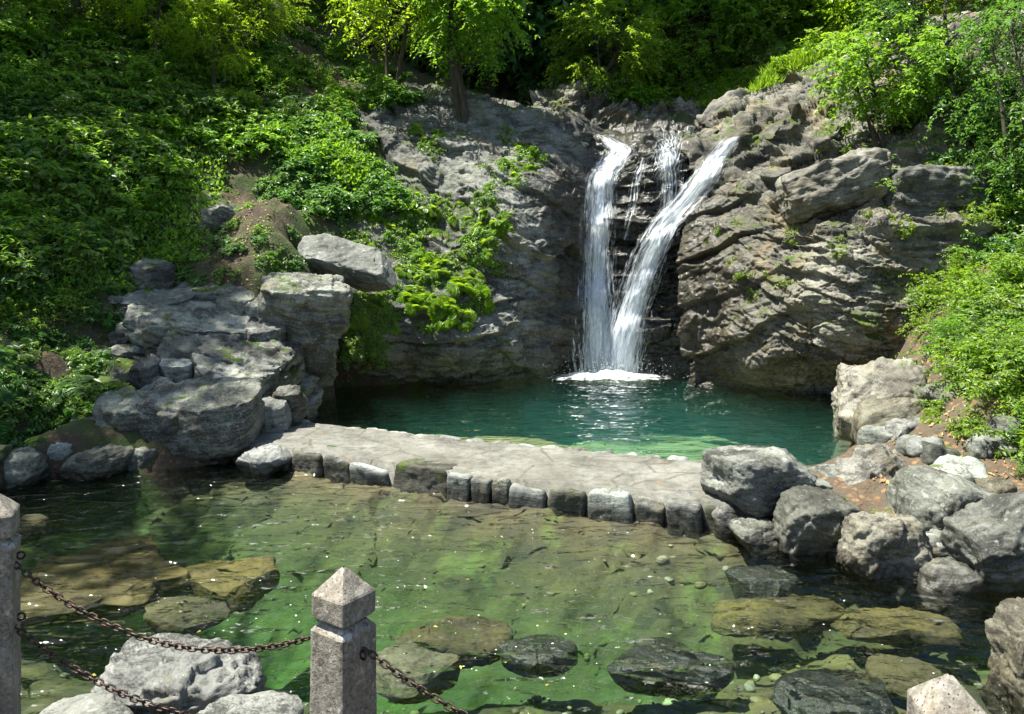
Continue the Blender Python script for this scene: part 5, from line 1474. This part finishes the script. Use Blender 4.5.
pr = [shrub('shrub', lab, 'shrub', GSH, M['leaf_mid'], 2001, 0.56, 46, 16, 0.12),
      shrub('shrub', lab, 'shrub', GSH, M['leaf_deep'], 2002, 0.54, 44, 16, 0.12, droop=0.5),
      shrub('shrub', lab, 'shrub', GSH, M['leaf_mid'], 2003, 0.52, 56, 18, 0.09, wr=0.42)]
pr2 = [shrub('shrub', 'yellow-green sunlit shrub high on the left hillside', 'shrub', 'sunlit shrubs under the leaning tree', M['leaf_sun_yellow'], 2004, 0.52, 46, 16, 0.11)]
scatter(pr2, [[(120, -10), (260, -10), (265, 90), (215, 120), (160, 60)]], 22, (0.6, 1.1))
scatter(pr, [[(-60, 0), (250, 0), (255, 120), (150, 200), (100, 262), (-60, 300)]], 138, (0.75, 1.35))
scatter([copy_tree(p) for p in pr], [[(250, 60), (395, 110), (330, 160), (250, 150)], [(270, -10), (400, 20), (390, 100), (280, 90)], [(215, 30), (400, 90), (380, 130), (230, 90)]], 50, (0.6, 1.15))
GSB = 'bright leafy bushes low on the left bank'
lab = 'bright green bush low at the left side of the bank'
pr = [shrub('bush', lab, 'bush', GSB, M['leaf_bright'], 2011, 0.42, 52, 18, 0.06, droop=0.5), shrub('bush', lab, 'bush', GSB, M['leaf_mid'], 2012, 0.42, 52, 18, 0.06)]
scatter(pr, [[(-60, 205), (90, 205), (110, 280), (60, 310), (-60, 320)]], 28, (0.55, 0.95))
GSG = 'bushes up on the shaded slope left of the dome'
lab = 'blue-green shrub on the shaded slope between trees and rock dome'
pr = [shrub('shrub', lab, 'shrub', GSG, M['leaf_deep'], 2021, 0.50, 46, 18, 0.11, droop=0.6)]
scatter(pr, [[(270, 120), (345, 130), (400, 200), (330, 215), (265, 200)]], 28, (0.6, 1.2))
GFE = 'ferns on the left bank'
lab = 'fern arching out of the soil of the left bank'
pr = [fern('fern', lab, 'fern', GFE, M['leaf_mid'], 2031, 0.34), fern('fern', lab, 'fern', GFE, M['leaf_deep'], 2032, 0.36, 16)]
scatter(pr, [[(-40, 340), (60, 330), (125, 420), (60, 440), (-40, 445)], [(100, 250), (200, 260), (150, 290), (90, 300)], [(110, 290), (190, 280), (170, 330), (110, 350)]], 52, (0.45, 1.0))
GFH = 'plants hanging over the undercut ledge'
lab = 'leafy fern-like plant hanging on the undercut ledge below the pale slab'
pr = [fern('hanging_plant', lab, 'plant', GFH, M['leaf_bright'], 2041, 0.42, 16), shrub('hanging_plant', lab, 'plant', GFH, M['leaf_mid'], 2042, 0.34, 34, 16, 0.055, droop=0.9)]
scatter(pr, [[(338, 285), (420, 285), (440, 330), (415, 352), (345, 360)], [(400, 270), (500, 250), (490, 330), (430, 330)]], 56, (0.6, 1.1), tmax=0.7)
GPD = 'plants growing on the rock dome'
lab = 'small green plant rooted in a crack of the grey dome'
pr = [shrub('rock_plant', lab, 'plant', GPD, M['leaf_mid'], 2051, 0.30, 30, 16, 0.055, droop=0.7), fern('rock_plant', lab, 'plant', GPD, M['leaf_bright'], 2052, 0.30, 12)]
scatter(pr, [[(395, 195), (505, 195), (500, 255), (465, 290), (420, 250)], [(500, 135), (540, 135), (535, 180), (500, 180)], [(330, 210), (420, 210), (440, 270), (350, 250)], [(395, 120), (450, 130), (430, 170)]], 105, (0.5, 1.25), tmax=0.6)
GRB = 'bright bushes on the right bank'
lab = 'bright sunlit bush arching over the right bank'
pr = [shrub('bush', lab, 'bush', GRB, M['leaf_bright'], 2061, 0.56, 30, 20, 0.065, droop=0.45, wr=0.42, flat=1.2), shrub('bush', lab, 'bush', GRB, M['leaf_mid'], 2062, 0.50, 32, 18, 0.06, droop=0.4, flat=1.2)]
scatter(pr, [[(915, 318), (960, 265), (1060, 240), (1060, 410), (995, 390), (930, 345)], [(1005, 400), (1060, 400), (1060, 480), (1010, 450)]], 44, (0.5, 1.05))
GRT = 'sprigs among the boulders of the right bank'
lab = 'small green sprig growing between the right bank boulders'
pr = [shrub('sprig', lab, 'plant', GRT, M['leaf_bright'], 2071, 0.18, 16, 12, 0.04, sub=1)]
scatter(pr, [[(905, 390), (960, 400), (1000, 470), (940, 470)], [(780, 480), (850, 500), (960, 560), (880, 520)]], 26, (0.4, 1.0))
GRC = 'shrubs on top of the right cliff'
lab = 'green shrub on the shaded top of the right cliff'
pr = [shrub('shrub', lab, 'shrub', GRC, M['leaf_deep'], 2081, 0.46, 48, 18, 0.075), shrub('shrub', lab, 'shrub', GRC, M['leaf_mid'], 2082, 0.44, 46, 18, 0.07)]
scatter(pr, [[(885, 95), (1060, 60), (1060, 190), (985, 150), (905, 125)], [(985, 180), (1060, 160), (1060, 270), (1000, 250)], [(900, 165), (985, 160), (990, 215), (940, 190)]], 54, (0.6, 1.2))
GRH = 'bushes on the slope above the right cliff'
lab = 'low green bush on the slope behind the cliff ridge'
pr = [shrub('hillside_bush', lab, 'bush', GRH, M['leaf_bright'], 2091, 0.6, 50, 18, 0.11), shrub('hillside_bush', lab, 'bush', GRH, M['leaf_mid'], 2092, 0.6, 50, 18, 0.11)]
scatter(pr, [[(560, 85), (690, 100), (850, 30), (850, 0), (700, 60), (570, 70)], [(610, 95), (690, 105), (760, 80), (860, 35), (850, 10), (680, 70)]], 90, (0.5, 1.1))
GRG = 'moss plants on the ledges of the right cliff'
lab = 'tiny yellow-green plant on a ledge of the right cliff'
pr = [shrub('ledge_plant', lab, 'plant', GRG, M['leaf_sun_yellow'], 2101, 0.14, 18, 10, 0.035, sub=0)]
scatter(pr, [[(700, 220), (830, 120), (900, 150), (960, 230), (880, 235), (720, 330)]], 46, (0.5, 1.3), tmax=0.6)
GFW = 'weeds at the foot of the left post'
lab = 'small green weed on the soil beside the left post'
pr = [shrub('weed', lab, 'weed', GFW, M['leaf_mid'], 2111, 0.09, 16, 10, 0.022, sub=1)]
scatter(pr, [[(10, 690), (60, 670), (100, 700), (60, 720), (10, 720)]], 26, (0.5, 1.1), minz=0.0)

# --- grass and litter nobody could count
def ground_points(polys, n, nzmin=0.2):
    out = []
    for _ in range(n):
        p = np.array(polys[rgp.integers(len(polys))], float)
        w = rgp.dirichlet(np.ones(len(p)) * 0.7)
        loc, nor = hit(*(p * w[:, None]).sum(0))
        if loc is not None and nor[2] > nzmin and loc[2] > 0.06: out.append((loc, nor))
    return out
def blades(name, pts, mat, h, per=9, spread=0.07, wr=0.09, up=1.0):
    B_ = np.repeat(np.array([p for p, _ in pts]), per, 0); n = len(B_)
    B_ = B_ + rgp.normal(size=B_.shape) * np.array([spread, spread, 0.0])
    d = rgp.normal(size=(n, 3)) * 0.5 + np.array([0, 0, up])
    L = h * rgp.uniform(0.4, 1.2, n)
    V, F = leaf_arrays(B_ - np.array([0, 0, 0.02]), d, rgp.normal(size=(n, 3)), L, L * wr + 0.004)
    o = obj(name, make_mesh(name, V, F, mat, False)); o['kind'] = 'stuff'
    return o
blades('grass', ground_points([[(690, 112), (760, 92), (850, 48), (850, 20), (700, 95)]], 1800), M['leaf_bright'], 0.22)
blades('undergrowth', ground_points([[(-40, 60), (260, 60), (200, 260), (-40, 330)], [(250, 130), (400, 210), (330, 120)]], 6500, 0.1), M['leaf_mid'], 0.085, 14, 0.13, 0.55, 0.45)
def litter(name, pts, cols, size):
    t = NT('dead_leaf'); isl = t.n('ShaderNodeNewGeometry').outputs['Random Per Island']
    t.surf(t.n('ShaderNodeBsdfPrincipled', None, Base_Color=t.ramp(isl, [(0.0, cols[0]), (0.5, cols[1]), (1.0, cols[2])]), Roughness=0.7))
    B_ = np.array([p + n * 0.012 for p, n in pts]); N_ = np.array([n for _, n in pts]); n = len(B_)
    ax = rgp.normal(size=(n, 3)); ax -= N_ * (ax * N_).sum(1, keepdims=True)
    L = size * rgp.uniform(0.5, 1.3, n)
    V, F = leaf_arrays(B_, ax, N_ + rgp.normal(size=(n, 3)) * 0.25, L, L * 0.5)
    o = obj(name, make_mesh(name, V, F, t.m, False)); o['kind'] = 'stuff'
litter('leaf_litter', ground_points([[(880, 440), (1020, 490), (1020, 430), (930, 400)], [(860, 470), (960, 540), (1020, 540)], [(120, 280), (300, 260), (280, 300), (100, 400)], [(210, 180), (300, 195), (300, 262), (215, 265)], [(210, 180), (300, 195), (300, 262), (215, 265)], [(260, 160), (420, 240), (300, 240)], [(820, 150), (990, 160), (900, 130)]], 800), ((0.12, 0.075, 0.03), (0.30, 0.19, 0.08), (0.42, 0.30, 0.12)), 0.045)

# small white flecks and a few leaves drifting on the pools
def fleck_points(n):
    out = []
    while len(out) < n:
        k = rgp.uniform()
        if k < 0.45: px, py = rgp.normal(530, 75), rgp.normal(610, 60)
        elif k < 0.65: px, py = rgp.normal(260, 60), rgp.normal(620, 30)
        elif k < 0.85: px, py = rgp.uniform(100, 960), rgp.uniform(490, 690)
        else: px, py = rgp.normal(560, 110), rgp.normal(400, 12)
        z = LOW_Z if py > 470 else UP_Z
        if py < 386: continue
        p = PZ(px, py, z)
        loc, nor = hit(px, py)
        if loc is None or loc[2] > z - 0.02: continue
        out.append(p)
    return np.array(out)
fp = fleck_points(95); V0, F0 = ico(1)
rad = rgp.uniform(0.0015, 0.005, len(fp)) * np.where(fp[:, 1] > 8.5, 1.6, 1.0)
st_ = np.stack([rgp.uniform(0.8, 1.9, len(fp)), rgp.uniform(0.8, 1.2, len(fp)), np.full(len(fp), 0.4)], 1)
V = (fp[:, None] + [0, 0, 0.006] + V0[None] * (rad[:, None] * st_)[:, None, :]).reshape(-1, 3)
F = (F0[None] + (np.arange(len(fp)) * len(V0))[:, None, None]).reshape(-1, 3)
o = obj('white_flecks', make_mesh('white_flecks', V, F, dm)); o['kind'] = 'stuff'
lp = fleck_points(16)
litter('floating_leaves', [(p + np.array([0, 0, 0.004]), np.array([0, 0, 1.0])) for p in lp], ((0.22, 0.16, 0.03), (0.36, 0.30, 0.05), (0.20, 0.30, 0.04)), 0.03)

# low growth on the soil of the near left bank
GLB = 'low plants on the soil at the foot of the left slope'
lab = 'low leafy plant on the dark soil at the foot of the left slope'
pr = [shrub('low_plant', lab, 'plant', GLB, M['leaf_mid'], 2121, 0.26, 28, 14, 0.06, droop=0.6, sub=1), shrub('low_plant', lab, 'plant', GLB, M['leaf_deep'], 2122, 0.28, 26, 14, 0.07, droop=0.5, sub=1)]
scatter(pr, [[(-70, 305), (115, 300), (100, 350), (125, 425), (60, 440), (-70, 455)]], 62, (0.5, 1.15))
scatter([copy_tree(p) for p in pr], [[(110, 262), (290, 250), (300, 272), (120, 300)], [(205, 170), (300, 190), (305, 250), (215, 265)]], 44, (0.35, 0.85))
# pebbles on the bed
def bed_z(x, y):
    bx, by, bz = BED
    i = np.clip(np.searchsorted(by, y) - 1, 0, len(by) - 2); j = np.clip(np.searchsorted(bx, x) - 1, 0, len(bx) - 2)
    return bz[i, j]
N_ = 800; V0, F0 = ico(2)
px = np.where(rgp.uniform(size=N_) < 0.4, rgp.uniform(-20, 1010, N_), rgp.normal(800, 130, N_)); py = np.where(rgp.uniform(size=N_) < 0.8, rgp.uniform(500, 720, N_), rgp.uniform(400, 462, N_))
pp = np.array([PZ(a, b, -0.25) for a, b in zip(px, py)])
keep = (pp[:, 0] > -8) & (pp[:, 0] < 7); pp = pp[keep]; n = len(pp)
pp[:, 2] = bed_z(pp[:, 0], pp[:, 1])
rad = 0.010 + 0.035 * rgp.uniform(size=n) ** 2.6
sh = rgp.uniform(0.6, 1.35, (n, 3)) * [1, 1, 0.6]
nz_ = np.stack([1 + 0.28 * vnoise(V0 * 1.3 + k * 9.1, k) for k in range(12)])
rot = rgp.uniform(0, 6.28, n); c_, s_ = np.cos(rot)[:, None], np.sin(rot)[:, None]
B = V0[None] * nz_[rgp.integers(12, size=n)][..., None] * sh[:, None] * rad[:, None, None]
B = np.stack([c_ * B[..., 0] - s_ * B[..., 1], s_ * B[..., 0] + c_ * B[..., 1], B[..., 2]], -1)
V = (pp[:, None] + B + [0, 0, 0.005]).reshape(-1, 3)
F = (F0[None] + (np.arange(n) * len(V0))[:, None, None]).reshape(-1, 3)
t = NT('pebble_stone'); isl = t.n('ShaderNodeNewGeometry').outputs['Random Per Island']
pn = t.noise(t.n('ShaderNodeNewGeometry').outputs['Position'], 60, 4, 0.7)
pc = t.ramp(isl, [(0.0, (0.03, 0.026, 0.018)), (0.35, (0.11, 0.085, 0.04)), (0.6, (0.20, 0.16, 0.08)), (0.8, (0.16, 0.155, 0.135)), (1.0, (0.36, 0.32, 0.23))])
t.surf(t.n('ShaderNodeBsdfPrincipled', None, Base_Color=t.mix(t.maprange(pn, 0.35, 0.65, 0.5, 0), pc, (0.02, 0.02, 0.008)), Roughness=0.7))
o = obj('pebbles', make_mesh('pebbles', V, F, t.m)); o['kind'] = 'stuff'

# growth carried on beyond the picture's edges
def scatter_world(protos, xr, yr, count, sc, zmin=0.15):
    for k in range(count):
        x, y = rgp.uniform(*xr), rgp.uniform(*yr)
        loc, nor = drop(x, y)
        if loc is None or loc[2] < zmin: continue
        o = copy_tree(protos[rgp.integers(len(protos))])
        o.rotation_mode = 'XYZ'
        put(o, loc - nor * 0.03, rgp.uniform(*sc), rgp.uniform(0, 6.28))
bank_bush = [o for o in COL.objects if o.get('group') == GRB and o.parent is None][:8]
hill_shrub = [o for o in COL.objects if o.get('group') == GSH and o.parent is None][:12]
scatter_world(bank_bush, (4.9, 9.5), (5.0, 11.5), 70, (0.6, 1.2))
scatter_world(hill_shrub, (-13.5, -6.6), (3.5, 10.0), 40, (0.8, 1.3))
# ------------------------------------------------------------------ light and camera
W = bpy.data.worlds.new('World'); SC.world = W; W.use_nodes = True
nt = W.node_tree; bg = nt.nodes['Background']
sky = nt.nodes.new('ShaderNodeTexSky'); sky.sky_type = 'NISHITA'; sky.sun_disc = False
SUN = unit(SUN_TO)
sky.sun_elevation = math.asin(SUN[2]); sky.sun_rotation = math.atan2(SUN[0], SUN[1])
sky.air_density = 1.0; sky.dust_density = 1.2; sky.ozone_density = 1.0
nt.links.new(sky.outputs[0], bg.inputs[0]); bg.inputs[1].default_value = SKY_STR
ld = bpy.data.lights.new('sun', 'SUN'); ld.energy = SUN_STR; ld.angle = R_(0.53); ld.color = (1.0, 0.965, 0.86)
lo = bpy.data.objects.new('sun', ld); COL.objects.link(lo)
lo.rotation_mode = 'QUATERNION'; lo.rotation_quaternion = Vector((0, 0, 1)).rotation_difference(Vector(SUN)); lo.location = tuple(SUN * 30)
cd = bpy.data.cameras.new('camera'); cd.sensor_width = 36; cd.lens = 36 * FPX / 1024; cd.clip_end = 1500; cd.clip_start = 0.05
co = bpy.data.objects.new('camera', cd); COL.objects.link(co)
co.location = (0, 0, CAM_Z); co.rotation_euler = (math.pi / 2, 0, 0)
cd.shift_y = -(357 - HORIZON) / 1024
SC.camera = co
vs = SC.view_settings; vs.view_transform = 'Standard'; vs.look = 'None'; vs.exposure = EXPOSURE; vs.gamma = 1; vs.use_curve_mapping = False
cy = SC.cycles
cy.max_bounces = 8; cy.diffuse_bounces = 3; cy.glossy_bounces = 3; cy.transmission_bounces = 4; cy.transparent_max_bounces = 24; cy.volume_bounces = 0
cy.use_denoising = True; cy.caustics_reflective = False; cy.caustics_refractive = False
cy.sample_clamp_indirect = 6
